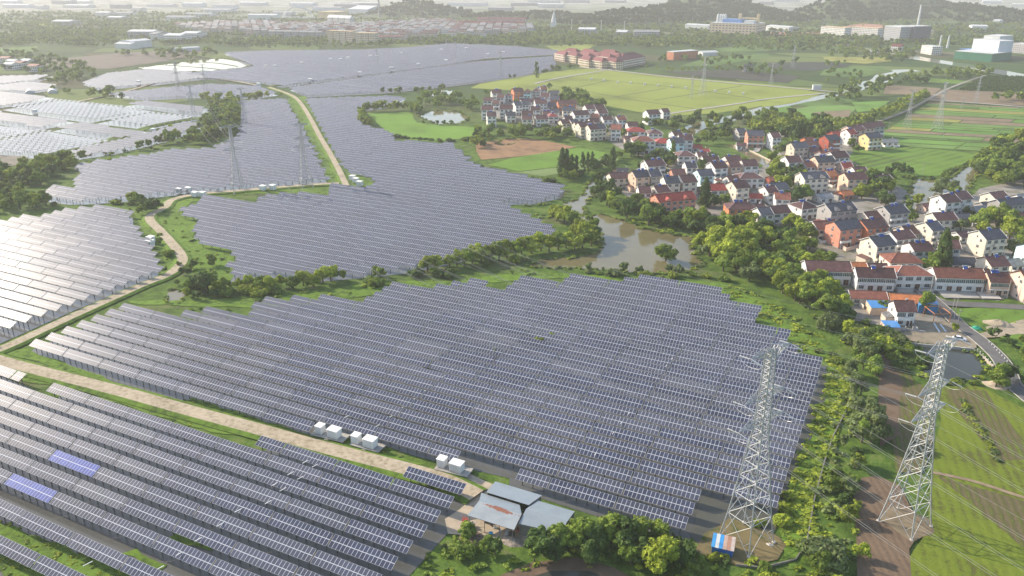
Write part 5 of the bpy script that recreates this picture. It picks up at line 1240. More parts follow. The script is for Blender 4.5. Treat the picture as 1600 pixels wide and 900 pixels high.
HA = [hill_spec(652, 22, -3, 85, 100), hill_spec(622, 24, 12, 70, 80), hill_spec(688, 25, 12, 90, 80)]
hills('hill', HA, -1000, 0, 1500, 3400, 30, '')
HB = [hill_spec(1115, 25, -10, 150, 150), hill_spec(1050, 30, 6, 130, 130), hill_spec(985, 34, 17, 130, 100), hill_spec(1180, 30, 15, 110, 110), hill_spec(1305, 29, 3, 90, 130), hill_spec(1360, 26, -8, 120, 150), hill_spec(1430, 25, -5, 120, 150), hill_spec(1500, 30, 8, 100, 130), hill_spec(1560, 34, 16, 100, 100), hill_spec(1235, 34, 25, 80, 60), hill_spec(920, 40, 30, 100, 60)]
hills('hill', HB, -100, 2100, 1250, 3600, 30, '')
HC_ = [hill_spec(850, 30, 20, 120, 80), hill_spec(780, 30, 22, 100, 70)]
hills('hill', HC_, -300, 500, 1500, 3000, 30, '')
print('forest', len(FOREST))
LMAT['h'] = leaf_mat('leaves_hill', (.035, .068, .018), (.075, .115, .025)); half = len(FOREST)//2; rhill.shuffle(FOREST)
mass('hill_forest', FOREST[:half], 'h', 'wooded slopes of the hills on the horizon', lambda d: 2)
mass('hill_forest', FOREST[half:], 'h', 'darker wooded slopes of the hills on the horizon', lambda d: 2)

def facade(name, c, glass=(.05, .06, .07), fx=3.2, fz=3.1, wide=.55, tall=.5):
    """wall with a grid of window openings"""
    if name in MATS: return MATS[name]
    m, nt, b = new_mat(name); tc = nt.nodes.new('ShaderNodeTexCoord'); sp = nt.nodes.new('ShaderNodeSeparateXYZ'); nt.links.new(tc.outputs['Object'], sp.inputs[0])
    h = _math(nt, 'ADD', sp.outputs[0], sp.outputs[1])
    a = _math(nt, 'LESS_THAN', _math(nt, 'FRACT', _math(nt, 'DIVIDE', h, fx)), wide); z = _math(nt, 'FRACT', _math(nt, 'DIVIDE', sp.outputs[2], fz))
    bb = _math(nt, 'MULTIPLY', _math(nt, 'GREATER_THAN', z, .3), _math(nt, 'LESS_THAN', z, .3+tall))
    col = _mix(nt, _math(nt, 'MULTIPLY', a, bb), _ramp(nt, _noise(nt, pos(nt), .1, 3).outputs[0], [(.3, tuple(x*.85 for x in c)), (.7, c)]), glass)
    nt.links.new(col, b.inputs['Base Color']); b.inputs['Roughness'].default_value = .7; MATS[name] = m; return m
F_beige = facade('facade_beige', (.64, .52, .36)); F_pink = facade('facade_pink', (.52, .40, .34)); F_grey = facade('facade_grey', (.38, .37, .37)); F_white = facade('facade_white', (.68, .66, .62)); F_fac = facade('facade_factory', (.62, .47, .33), fx=7, fz=5, wide=.55, tall=.35)
M_sheet_w = mat('pale_sheeting', (.52, .53, .52), .12, .1, .6); M_sheet_b = mat('blue_sheeting', (.08, .20, .45), .15, .1, .5); M_sheet_g = mat('green_sheeting', (.02, .13, .075), .2, .1, .6); M_sheet_d = mat('dark_cladding', (.06, .07, .09), .3, .05, .5)
M_sheet_y = mat('buff_sheeting', (.55, .42, .24), .15, .1)
def block(name, px0, px1, h, depth, mw, mr, label, cat='building', group=None, roof='flat', rise=2., extra=None):
    """px0, px1: the two ends of the front foot"""
    A, B = P(*px0), P(*px1); L = math.dist(A, B); ang = math.atan2(B[1]-A[1], B[0]-A[0])
    o = empty(name, ((A[0]+B[0])/2, (A[1]+B[1])/2, 0), ang); tag(o, label, cat, group)
    mb = MB(); mb.box(-L/2, L/2, 0, depth, 0, h); mb.build('wall', mw, o)
    r = MB()
    if roof == 'flat':
        r.box(-L/2-.3, L/2+.3, -.3, depth+.3, h+.01, h+.5)
    elif roof == 'hip':
        k = min(depth/2, L/2)*.9; a = [(-L/2-.6, -.6, h), (L/2+.6, -.6, h), (L/2+.6, depth+.6, h), (-L/2-.6, depth+.6, h)]; p, q = (-L/2+k, depth/2, h+rise), (L/2-k, depth/2, h+rise)
        for f in ((a[0], a[1], q, p), (a[1], a[2], q), (a[2], a[3], p, q), (a[3], a[0], p)): r.face(f)
        r.face(list(reversed(a)))
    else:
        e = .5; r.hexa([(-L/2-e, -e, h), (L/2+e, -e, h), (L/2+e, depth/2, h+rise), (-L/2-e, depth/2, h+rise), (-L/2-e, -e, h+.3), (L/2+e, -e, h+.3), (L/2+e, depth/2, h+rise+.3), (-L/2-e, depth/2, h+rise+.3)])
        r.hexa([(-L/2-e, depth/2, h+rise), (L/2+e, depth/2, h+rise), (L/2+e, depth+e, h), (-L/2-e, depth+e, h), (-L/2-e, depth/2, h+rise+.3), (L/2+e, depth/2, h+rise+.3), (L/2+e, depth+e, h+.3), (-L/2-e, depth+e, h+.3)])
        for x in (-L/2, L/2): r.face([(x, 0, h), (x, depth, h), (x, depth/2, h+rise)])
    r.build('roof', mr, o)
    if extra: extra(o, L, depth, h)
    return o
# the red roofed estate beside the far panels
rows = [((866, 99), (882, 101)), ((882, 101), (898, 103)), ((900, 103), (918, 105))]
ROOFC['dull red'] = (.15, .035, .035); RR = roof_mat('dull red')
def balcs(o, L, d, h):
    for i in range(3):
        b = MB(); b.box(-L*.42, L*.42, -1.3, -.01, 2.6+3*i, 2.75+3*i); b.box(-L*.42, L*.42, -1.32, -1.2, 2.76+3*i, 3.6+3*i); b.build('balcony', wall_mat('cream'), o)
es = 0
ESTATE = [((866, 94), (882, 97)), ((882, 96), (900, 99)), ((899, 96), (918, 100)), ((903, 103), (920, 106)), ((921, 105), (940, 108)), ((941, 106), (962, 109)), ((914, 96), (936, 99)), ((930, 98), (952, 101)), ((950, 98), (972, 101)), ((964, 108), (1008, 100)), ((968, 101), (1000, 97)), ((880, 90), (900, 92)), ((905, 91), (926, 94)), ((936, 92), (960, 95))]
for i, (a, b) in enumerate(sorted(ESTATE, key=lambda q: q[0][0])):
    block('apartment_house', a, b, 9.5, 13, F_beige if i % 3 else F_pink, RR, f'cream apartment house with red hipped roof, {onramp(i+1)} from left of the red roofed estate', group='red roofed estate', roof='hip', rise=4.6, extra=balcs)
# factory on the foot of the hill
def fac_top(o, L, d, h):
    b = MB(); b.box(-L*.30, L*.12, d*.3, d*.8, h+.5, h+7); b.build('upper_hall', M_sheet_b, o)
    for x in (-L*.42, -L*.36, -L*.31, -L*.26):
        s = MB(); s.bar((x, d*.4, h+.5), (x, d*.4, h+14), 3, 3, 12); s.bar((x, d*.4, h+14), (x, d*.4, h+17), 3, .6, 12); s.build('silo', M_sheet_w, o)
    for x in (L*.05, L*.44):
        b = MB(); b.box(x-2.5, x+2.5, d*.4, d*.4+6, h+.5, h+18); b.build('stair_tower', M_sheet_y, o)
    b = MB(); b.box(L*.05, L*.44, d*.45, d*.6, h+8, h+10.5); b.build('conveyor', M_sheet_y, o)
    b = MB(); b.box(L*.22, L*.42, d*.1, d*.5, h+.5, h+6); b.build('roof_house', M_sheet_w, o)
block('factory', (1108, 53), (1180, 56), 22, 60, F_fac, M_sheet_w, 'beige three storey factory with white silos and two towers below the hill', extra=fac_top)
block('warehouse', (1070, 45), (1107, 47), 9, 25, M_sheet_w, M_sheet_w, 'long white warehouse left of the beige silo factory', roof='gable')
block('warehouse', (1196, 48), (1232, 51), 10, 30, M_sheet_w, M_sheet_w, 'white gabled warehouse right of the silo factory', roof='gable')
block('school_building', (1281, 56), (1318, 59), 18, 20, F_white, M_sheet_y, 'left long beige block with columns under the red earth slope')
block('school_building', (1325, 57), (1370, 60), 18, 20, F_white, M_sheet_y, 'right long beige block with columns under the red earth slope')
sheet('earth_slope', [(1300, 52), (1320, 45), (1345, 41), (1380, 43), (1378, 52)], 6, mat('red_earth', (.36, .17, .11), .2, .02), step=0)
sheet('earth_slope', [(1200, 52), (1285, 50), (1300, 54), (1210, 56)], 1, MATS['red_earth'], step=0)
block('plant_building', (1379, 63), (1404, 66), 26, 40, facade('facade_dark', (.30, .31, .33)), M_sheet_w, 'grey plant building with pale roof beside the chimney')
block('plant_building', (1405, 64), (1424, 66), 27, 40, M_sheet_d, M_sheet_w, 'dark blue plant building next to the chimney')
c = MB(); c.bar((0, 0, 0), (0, 0, 62), 2.4, 1.6, 14); tag(c.build('chimney', [M_sheet_w], None, (*P(1430, 62), 0)), 'tall pale factory chimney beside the dark plant building', 'chimney')
block('office_building', (1437, 57), (1452, 58), 12, 16, M_sheet_y, M_sheet_w, 'small buff office block right of the chimney')
block('house', (1391, 80), (1406, 81), 8, 12, F_white, RR, 'white house with bright red roof on the river bank', roof='gable', rise=3)
block('office_building', (1438, 83), (1455, 86), 12, 16, F_white, M_sheet_w, 'white four storey block beside the river')
block('hall', (1490, 92), (1548, 97), 11, 55, M_sheet_g, M_sheet_w, 'low green clad hall with pale roof on the river bank')
block('silo_building', (1531, 88), (1556, 90), 30, 40, M_sheet_w, M_sheet_w, 'tall white windowless block above the green hall')
block('silo_building', (1556, 94), (1578, 93), 26, 45, mat('pale_cladding2', (.52, .56, .60), .1, .1), M_sheet_w, 'pale blue white block right of the green hall')
block('hall', (1498, 84), (1530, 87), 7, 30, M_sheet_d, M_sheet_b, 'low hall with blue roof behind the green hall')
block('office_building', (1580, 82), (1602, 84), 14, 20, F_grey, M_sheet_w, 'grey concrete frame building at the right edge')
for i, x in enumerate((1468, 1480)):
    c = MB(); c.bar((0, 0, 0), (0, 0, 20), 2, 1.2, 8); tag(c.build('kiln_tower', [M_sheet_w], None, (*P(x, 74+i), 0)), ('left', 'right')[i]+' of two white towers among the trees', 'tower')
block('house', (1450, 83), (1450.01, 83), 4, 4, F_white, M_sheet_w, 'x') if False else None
block('flats', (1052, 94), (1090, 91), 11, 14, mat('brick_orange', (.45, .19, .11), .15, .3), M_sheet_w, 'unfinished orange brick block near the rice field')
block('shed', (1098, 88), (1122, 87), 5, 18, M_sheet_w, M_sheet_w, 'pale long shed behind the orange brick block', roof='gable')
block('house', (1163, 113), (1176, 113), 6, 9, F_grey, roof_mat('dark'), 'lone grey house among the dark plots', roof='gable', rise=3)
block('hoarding', (1270, 141), (1283, 141), 5, 3, M_sheet_w, M_sheet_w, 'small white boxy pump house on the rice field road')
block('shed', (180, 76), (204, 77), 8, 25, M_sheet_w, M_sheet_w, 'left pale shed of the isolated works on the left', roof='gable')
block('shed', (206, 76), (238, 73), 11, 30, M_sheet_w, M_sheet_w, 'right long white hall of the isolated works on the left', roof='gable')
block('greenhouse', (272, 82), (313, 79), 5, 12, M_sheet_w, M_sheet_w, 'long low white greenhouse above the fallow field', roof='gable', rise=1.5)
# apartments and houses of the town
def row_block(a, b, n, h, mw, mr, lb, rf='flat', rise=2, depth=14, name='apartment_block'):
    for i in range(n):
        p, q = lerp(a, b, i/n), lerp(a, b, (i+.9)/n)
        block(name, p, q, h, depth, mw, mr, f'{lb}, {onramp(i+1)} from left', group=lb, roof=rf, rise=rise)
row_block((512, 67), (551, 69), 4, 21, F_beige, M_sheet_y, 'tall beige apartment block in the left group above the far panels')
row_block((556, 70), (587, 71), 3, 20, F_beige, M_sheet_y, 'tall beige apartment block in the right group above the far panels')
row_block((590, 67), (630, 66), 4, 10, F_pink, roof_mat('brown'), 'low pink block right of the tall apartments', 'gable')
row_block((420, 60), (504, 62), 7, 13, F_grey, roof_mat('grey'), 'grey block in the left part of town', 'gable')
row_block((717, 45), (820, 46), 12, 13, facade('facade_yellow', (.62, .45, .22)), RR, 'yellow apartment row with red roofs', 'gable', 4)
row_block((745, 38), (822, 39), 8, 12, F_pink, RR, 'pink apartment row with red roofs behind the yellow ones', 'gable', 4)
row_block((512, 39), (548, 41), 4, 17, F_white, M_sheet_w, 'white gabled modern block on the lawn', 'gable', 6)
row_block((725, 60), (757, 61), 3, 9, F_white, M_sheet_d, 'white school wing above the far panels')
block('hall', (498, 32), (524, 33), 22, 50, M_sheet_y, M_sheet_y, 'large buff hall left of the town centre')
block('hall', (545, 23), (575, 24), 16, 90, M_sheet_w, M_sheet_w, 'wide hall with curved white roof behind the buff hall', roof='gable', rise=9)
# long pale sheds of the industrial belt, far off
rs_ = random.Random(44)
SH = [(10, 4, 30), (95, 5, 28), (122, 4, 34), (118, 11, 38), (24, 11, 40), (160, 26, 22), (178, 31, 22), (95, 39, 28), (60, 13, 12), (185, 12, 26), (212, 17, 15), (250, 10, 40), (282, 31, 44), (310, 25, 40), (340, 20, 40), (190, 24, 30), (350, 12, 36), (395, 8, 40), (410, 30, 44), (440, 24, 30), (300, 10, 30), (470, 9, 36), (510, 16, 44), (540, 11, 36),
      (220, 58, 40), (270, 66, 26), (296, 61, 24), (240, 62, 10), (780, 15, 36), (820, 8, 44), (850, 4, 50), (860, 11, 40), (700, 17, 40), (730, 8, 60), (570, 9, 40), (900, 3, 40), (960, 3, 30), (1195, 6, 20), (1230, 2, 40), (1380, 2, 20), (1550, 4, 30), (1590, 10, 20), (916, 54, 26), (970, 56, 16), (1010, 59, 40), (1530, 48, 24), (1555, 38, 10), (1435, 51, 10)]
for i, (x, y, w_) in enumerate(sorted(SH)):
    where = 'in the upper left' if x < 500 else ('above the town' if x < 860 else 'near the hills on the right')
    block('shed', (x-w_/2, y+1.2), (x+w_/2, y+1.6), rs_.uniform(8, 13), rs_.uniform(25, 45), rs_.choice([M_sheet_w, F_grey, F_white]), rs_.choice([M_sheet_w, M_sheet_w, F_grey]), f'{onramp(i+1)} from left of the distant long pale industrial sheds, {where}', 'shed', 'industrial sheds', 'gable', 2.5)
# town houses
poly = [P(*p) for p in [(272, 46), (330, 41), (420, 40), (500, 43), (560, 44), (640, 38), (700, 36), (716, 42), (830, 46), (835, 54), (760, 58), (700, 62), (640, 64), (590, 64), (560, 60), (500, 60), (400, 58), (300, 52)]]
xs = [p[0] for p in poly]; ys = [p[1] for p in poly]; town = []
for k in range(9000):
    X, Y = rs_.uniform(min(xs), max(xs)), rs_.uniform(min(ys), max(ys))
    Yr = round(Y/38)*38+rs_.uniform(-2, 2); Xr = round(X/19)*19
    if inpoly(Xr, Yr, poly) and all(abs(Xr-a) > 15 or abs(Yr-b) > 30 for a, b in town): town.append((Xr, Yr))
town = town[:330]; print('town', len(town))
hm = []
for wk, rk in (('pink', 'grey'), ('beige', 'maroon'), ('white', 'grey'), ('grey', 'grey'), ('cream', 'maroon')):
    w_ = MB(); w_.box(-7, 7, -4, 4, 0, 12); r = MB(); r.hexa([(-7.5, -4.6, 11.9), (7.5, -4.6, 11.9), (7.5, 0, 14.2), (-7.5, 0, 14.2), (-7.5, -4.6, 12.1), (7.5, -4.6, 12.1), (7.5, 0, 14.4), (-7.5, 0, 14.4)]); r.hexa([(-7.5, 0, 14.2), (7.5, 0, 14.2), (7.5, 4.6, 11.9), (-7.5, 4.6, 11.9), (-7.5, 0, 14.4), (7.5, 0, 14.4), (7.5, 4.6, 12.1), (-7.5, 4.6, 12.1)])
    w_.face([(-7, -4, 12), (-7, 0, 14.2), (-7, 4, 12)]); w_.face([(7, -4, 12), (7, 4, 12), (7, 0, 14.2)])
    hm.append((w_.mesh('town_wall', facade('facade_'+wk+'_town', WALLC[wk])), r.mesh('town_roof', roof_mat(rk)), wk, rk))
town.sort(key=lambda p: math.hypot(*p))
cnt2 = {}
for X, Y in sorted(town[:120], key=lambda p: Q(p[0], p[1], 0)[0]):
    i = rs_.randrange(5); mw, mr, wk, rk = hm[i]; cnt2[i] = cnt2.get(i, 0)+1
    o = empty('town_house', (X, Y, 0), rs_.choice((0, 0, .1, .5))); tag(o, f'{wk} town house with {rk} roof, {onramp(cnt2[i])} of its kind from left in the distant town', 'house', 'houses of the distant town')
    link('wall', mw, o); link('roof', mr, o)
mw_ = MB(); lst = {}
for X, Y in town[120:]:
    i = rs_.randrange(5); lst.setdefault(i, []).append((X, Y))
n_ = 200
for i, pts_ in lst.items():
    mw, mr, wk, rk = hm[i]
    for j, (X, Y) in enumerate(sorted(pts_, key=lambda p: Q(p[0], p[1], 0)[0])):
        o = empty('town_house', (X, Y, 0), rs_.choice((0, 0, .1))); tag(o, f'{wk} {rk} roofed house, {onramp(j+1)} of its kind from left in the back of the town', 'house', 'houses of the distant town'); link('wall', mw, o); link('roof', mr, o)
# arch bridge and church spire
X, Y = P(466, 30); o = empty('arch_bridge', (X, Y, 0), HEAD); tag(o, 'white twin arched bridge left of the town', 'bridge')
d = MB(); d.box(-45, 45, -8, 8, 4, 6); d.build('deck', M_sheet_w, o)
for s in (-8, 8):
    a = MB(); pts_ = [(38*math.cos(math.pi*(1-i/16)), s, 5+26*math.sin(math.pi*i/16)) for i in range(17)]
    for p, q in zip(pts_, pts_[1:]): a.bar(p, q, 1.2)
    a.build('arch', M_sheet_w, o)
X, Y = P(865, 46); o = empty('church', (X, Y, 0), 0); tag(o, 'white church with a pointed spire among trees', 'church')
s = MB(); s.box(-5, 5, -5, 5, 0, 16); s.build('wall', M_sheet_w, o); s = MB(); s.bar((0, 0, 16), (0, 0, 40), 6, .3, 8); s.build('spire', M_sheet_w, o)
c = MB(); c.bar((0, 0, 0), (0, 0, 70), 2.6, 1.8, 10); tag(c.build('chimney', [mat('dark_chimney', (.25, .25, .26))], None, (*P(593, 27), 0)), 'thin dark chimney left of the cone shaped hill', 'chimney')
for i, x in enumerate((893, 939, 975)):
    c = MB(); c.bar((0, 0, 0), (0, 0, 26), .6, .4, 6); c.bar((-2, 0, 25), (2, 0, 25), .3); tag(c.build('mast', [M_sheet_w], None, (*P(x, 50+2*i), 0)), f'{ORD[i]} from left of the slim white masts along the railway', 'mast', 'railway masts')
# white roofs on the left edge (a works yard)
for i, (x, y) in enumerate([(6, 99), (16, 104), (27, 107), (12, 109), (50, 112), (38, 103)]):
    block('shed', (x-7, y), (x+7, y+.6), 7, 14, F_white, M_sheet_w if i % 2 else roof_mat('brown'), f'{onramp(i+1)} building of the left edge hamlet counted from the top left', 'shed', 'hamlet at the left edge', 'gable')
# the two white vaulted stores between the pale ponds
for i, (x, y) in enumerate([(47, 145), (82, 144)]):
    X, Y = P(x, y); v = MB(); n = 8; pts_ = [(4.5*math.cos(math.pi*k/n), 3.6*math.sin(math.pi*k/n)) for k in range(n+1)]
    for (a, b), (c_, d_) in zip(pts_, pts_[1:]): v.face([(-10, a, b), (-10, c_, d_), (10, c_, d_), (10, a, b)])
    v.face([(-10, a, b) for a, b in reversed(pts_)]); v.face([(10, a, b) for a, b in pts_])
    tag(v.build('storage_tunnel', M_sheet_w, None, (X, Y, 0), -.6), ('left', 'right')[i]+' white vaulted store between the pale panel ponds', 'store')
# ============================================================ FOREGROUND DETAILS
M_cab = mat('cabinet_white', (.72, .72, .69), .08, 1, .5); M_cabr = mat('cabinet_roof', (.76, .75, .70), .1, 1)
def cabinet(px, w_, d, h, z, label, rz=.0, group='white electrical cabinets'):
    X, Y = P(px[0], px[1], z); o = empty('electrical_cabinet', (X, Y, z), rz); tag(o, label, 'cabinet', group)
    b = MB(); b.box(-w_/2, w_/2, -d/2, d/2, .12, h); b.build('body', M_cab, o)
    r = MB(); r.hexa([(-w_/2-.12, -d/2-.12, h+.005), (w_/2+.12, -d/2-.12, h+.005), (w_/2+.12, d/2+.12, h+.005), (-w_/2-.12, d/2+.12, h+.005), (-w_/2-.12, -d/2-.12, h+.12), (w_/2+.12, -d/2-.12, h+.12), (w_/2+.12, d/2+.12, h+.28), (-w_/2-.12, d/2+.12, h+.28)]); r.build('roof', M_cabr, o)
    dr = MB(); dr.box(-w_*.42, -.04, -d/2-.04, -d/2, .3, h-.15); dr.box(.04, w_*.42, -d/2-.04, -d/2, .3, h-.15); dr.build('doors', mat('cabinet_door', (.62, .63, .62), .1, 1), o)
    v = MB(); v.box(-w_/2-.03, -w_/2, -.3, .3, .8, 1.5); v.build('vent', mat('vent_grey', (.3, .3, .3)), o)
    return o
for i, (a, b, lab_) in enumerate([((487, 676), (538, 688), 'left'), ((549, 692), (594, 704), 'middle'), ((680, 730), (732, 742), 'right')]):
    A, B = P(a[0], a[1], .9), P(b[0], b[1], .9); L = math.dist(A, B); an = math.atan2(B[1]-A[1], B[0]-A[0])
    o = empty('platform', ((A[0]+B[0])/2, (A[1]+B[1])/2+1, 0), an); tag(o, f'{lab_} concrete platform under two white cabinets beside the dirt road', 'platform', 'cabinet platforms')
    m = MB(); m.box(-L/2, L/2, -2, 2, .75, .98); m.build('slab', M_concrete, o)
    for x in (-L/2+.4, L/2-.4):
        for y in (-1.7, 1.7): q = MB(); q.bar((x, y, 0), (x, y, .75), .2, n=6); q.build('pier', M_concrete, o)
    s = MB()
    for k in range(4): s.box(-.6, .6, -2-.3*(k+1), -2-.3*k-.003, .02, .9-.21*(k+1)+.02)
    s.build('steps', M_concrete, o)
for px, big, lb in (((501, 676), 0, 'small white cabinet, left one on the left platform'), ((523, 682), 1, 'large white cabinet, right one on the left platform'), ((557, 691), 0, 'small white cabinet, left one on the middle platform'), ((579, 697), 1, 'large white cabinet, right one on the middle platform'), ((691, 728), 0, 'small white cabinet, left one on the right platform'), ((714, 735), 1, 'large white cabinet, right one on the right platform')):
    cabinet(px, 3.3 if big else 2.1, 2.3 if big else 2.0, 2.35, .98, lb)
FC = [(281, 301), (294, 300), (305, 307), (317, 307), (235, 384), (236, 378), (411, 297), (426, 296), (551, 281), (556, 285), (562, 290), (416, 107), (430, 107), (472, 102), (517, 96), (532, 96), (544, 94), (579, 91), (589, 91), (627, 86), (689, 81), (729, 79), (485, 129), (562, 118), (612, 110), (654, 104), (697, 98), (762, 88), (786, 85), (404, 136), (217, 132), (240, 206), (55, 176)]
for i, p in enumerate(sorted(FC)):
    cabinet(p, 5 if p[1] < 140 else 3.4, 2.6, 2.6 if p[1] > 140 else 4.2, .6, f'distant white cabinet, {onramp(i+1)} from left among the far panels', group='distant white cabinets')
# metal sheds by the yard
def rust_mat():
    m, nt, b = new_mat('zinc_rust'); p = pos(nt); tc = nt.nodes.new('ShaderNodeTexCoord'); sp = nt.nodes.new('ShaderNodeSeparateXYZ'); nt.links.new(tc.outputs['UV'], sp.inputs[0])
    du = _math(nt, 'ABSOLUTE', _math(nt, 'SUBTRACT', sp.outputs[0], .52)); dv = _math(nt, 'ABSOLUTE', _math(nt, 'SUBTRACT', sp.outputs[1], _math(nt, 'MULTIPLY_ADD', sp.outputs[0], -.05, .90)))
    k = _math(nt, 'ADD', _math(nt, 'MULTIPLY', du, 1.4), _math(nt, 'MULTIPLY', dv, 3.6))
    k = _math(nt, 'ADD', k, _math(nt, 'MULTIPLY_ADD', _noise(nt, p, 1.6, 4, .7).outputs[0], 1.6, -.8))
    f = _math(nt, 'LESS_THAN', k, .55); base = _ramp(nt, _noise(nt, p, .25, 4).outputs[0], [(.3, (.24, .27, .28)), (.7, (.34, .37, .38))])
    nt.links.new(_mix(nt, f, base, (.24, .09, .05)), b.inputs['Base Color']); b.inputs['Roughness'].default_value = .55; b.inputs['Metallic'].default_value = .2; return m
M_zinc = mat('zinc_roof', (.27, .31, .33), .12, .3, .5, .5, .25); M_rust = rust_mat(); M_int = mat('shed_wall', (.20, .19, .17), .3, .5); M_steelp = mat('steel_post', (.22, .20, .18), .2, 1)
def shed(name, label, quads, posts, walls=(), ):
    """quads: roof slopes as four (px, py, z); posts: (px,py,ztop); walls: ((px,py),(px,py),h)"""
    o = empty(name, (*P(*posts[0][:2]), 0)); o_loc = o.location.copy(); tag(o, label, 'shed')
    for pts, m in quads:
        W = [Vector((*P(x, y, z), z))-o_loc for x, y, z in pts]; mb = MB(); mb.hexa([w_+Vector((0, 0, -.1)) for w_ in W]+W); me = mb.mesh('roof', m)
        uv = me.uv_layers.new(name='UVMap'); cuv = [(0, 1), (1, 1), (1, 0), (0, 0)]
        for pl in me.polygons:
            for li in pl.loop_indices: uv.data[li].uv = cuv[me.loops[li].vertex_index % 4]
        link('roof', me, o)
    for x, y, z in posts:
        w_ = Vector((*P(x, y, z), 0))-o_loc; p = MB(); p.bar((w_.x, w_.y, 0), (w_.x, w_.y, z-.1), .1); p.build('post', M_steelp, o)
    for a, b, h in walls:
        A = Vector((*P(*a, h), 0))-o_loc; B = Vector((*P(*b, h), 0))-o_loc; d = (B-A).normalized(); n = Vector((-d.y, d.x, 0))*.1
        w_ = MB(); up = Vector((0, 0, h-.12)); w_.hexa([A-n, B-n, B+n, A+n, A-n+up, B-n+up, B+n+up, A+n+up]); w_.build('wall', M_int, o)
shed('metal_shed', 'grey metal roofed open shed with a rusty patch in the dirt yard', [([(750, 771, 4.3), (808, 790, 4.3), (817, 805, 3.9), (817, 805, 3.9)], M_zinc) if False else ([(749, 782, 4.5), (815, 803, 4.5), (803, 828, 3.5), (730, 805, 3.5)], M_rust), ([(752, 770, 4.1), (812, 789, 4.1), (815, 803, 4.52), (749, 782, 4.52)], M_zinc)], [(733, 805, 3.5), (757, 812, 3.6), (780, 819, 3.6), (801, 826, 3.6), (751, 783, 4.4), (813, 803, 4.4)], [((753, 771), (811, 788), 3.9)])
shed('metal_shed', 'pale metal roofed shed at the back of the dirt yard', [([(774, 752, 3.6), (847, 774, 3.6), (826, 789, 4.6), (760, 769, 4.6)], M_zinc)], [(775, 753, 3.5), (845, 774, 3.5)], [((775, 754), (844, 774), 3.4), ((775, 754), (762, 769), 3.5), ((844, 774), (827, 788), 3.5)])
shed('metal_shed', 'wide grey ridged metal shed right of the rusty one', [([(840, 782, 3.7), (898, 799, 3.7), (887, 814, 4.7), (822, 795, 4.7)], M_zinc), ([(822, 795, 4.72), (887, 814, 4.72), (876, 833, 3.6), (810, 818, 3.6)], M_zinc)], [(812, 818, 3.5), (876, 831, 3.5)], [((841, 783), (897, 799), 3.5), ((812, 817), (875, 831), 3.4), ((841, 783), (812, 817), 3.4), ((897, 799), (875, 831), 3.4)])
# small blue hut beside the first pylon
A, B = P(1111, 853, 2.1), P(1147, 861, 2.1); an = math.atan2(B[1]-A[1], B[0]-A[0]); L = math.dist(A, B)
o = empty('site_hut', ((A[0]+B[0])/2, (A[1]+B[1])/2+.2, 0), an); tag(o, 'small blue site hut with a patched blue white and rusty roof', 'hut')
b = MB(); b.box(-L/2+.2, L/2-.2, 0, 3.6, 0, 2); b.build('wall', mat('hut_blue', (.02, .12, .42), .1, 1, .5), o)
n = 6; cols = [(.05, .27, .55), (.50, .53, .52), (.04, .25, .55), (.42, .30, .24), (.36, .20, .14), (.45, .38, .34)]
for i in range(n):
    r = MB(); x0, x1 = -L/2+L*i/n, -L/2+L*(i+1)/n-.03; r.hexa([(x0, -.4, 2.05), (x1, -.4, 2.05), (x1, 4, 2.5), (x0, 4, 2.5), (x0, -.4, 2.12), (x1, -.4, 2.12), (x1, 4, 2.57), (x0, 4, 2.57)]); r.build('roof_sheet', mat('hut_roof_%d' % i, cols[i], .3, .8), o)
# blue roofs by the village
BLUE = mat('blue_tin', (.07, .24, .52), .15, .6, .4); 
def vshed(label, quads, walls, wm, m=BLUE, name='shed'):
    o = empty(name, (*P(*quads[0][0][:2]), 0)); ol = o.location.copy(); tag(o, label, 'shed')
    for pts in quads:
        W = [Vector((*P(x, y, z), z))-ol for x, y, z in pts]; mb = MB(); mb.hexa([w_+Vector((0, 0, -.12)) for w_ in W]+W); mb.build('roof', m, o)
    for a, b_, h in walls:
        A = Vector((*P(*a, h), 0))-ol; B = Vector((*P(*b_, h), 0))-ol; d = (B-A).normalized(); nn = Vector((-d.y, d.x, 0))*.12; up = Vector((0, 0, h-.15)); w_ = MB(); w_.hexa([A-nn, B-nn, B+nn, A+nn, A-nn+up, B-nn+up, B+nn+up, A+nn+up]); w_.build('wall', wm, o)
vshed('small shed with sky blue tin roof below the white gabled house', [[(1376, 500, 2.9), (1401, 501, 2.9), (1408, 512, 2.5), (1385, 511, 2.5)]], [((1377, 500), (1385, 510), 2.5), ((1385, 510), (1407, 511), 2.4), ((1377, 500), (1401, 501), 2.6), ((1401, 501), (1407, 511), 2.4)], wall_mat('pink'))
vshed('long shed with sky blue tin roof left of the white gabled house', [[(1354, 469, 3.6), (1392, 470, 3.6), (1391, 481, 3.1), (1362, 481, 3.1)]], [((1354, 469), (1362, 481), 3), ((1362, 481), (1390, 481), 3), ((1354, 469), (1392, 470), 3.2)], wall_mat('peach'))
vshed('gabled shed with pale and blue tin roof right of the white gabled house', [[(1433, 467, 3.6), (1449, 463, 5), (1455, 474, 5), (1437, 477, 3.6)], [(1449, 463, 5.02), (1462, 467, 3.6), (1467, 476, 3.6), (1455, 474, 5.02)]], [((1433, 467), (1437, 476), 3.5), ((1437, 476), (1466, 476), 3.3)], mat('blue_board', (.06, .22, .42), .2, .5))
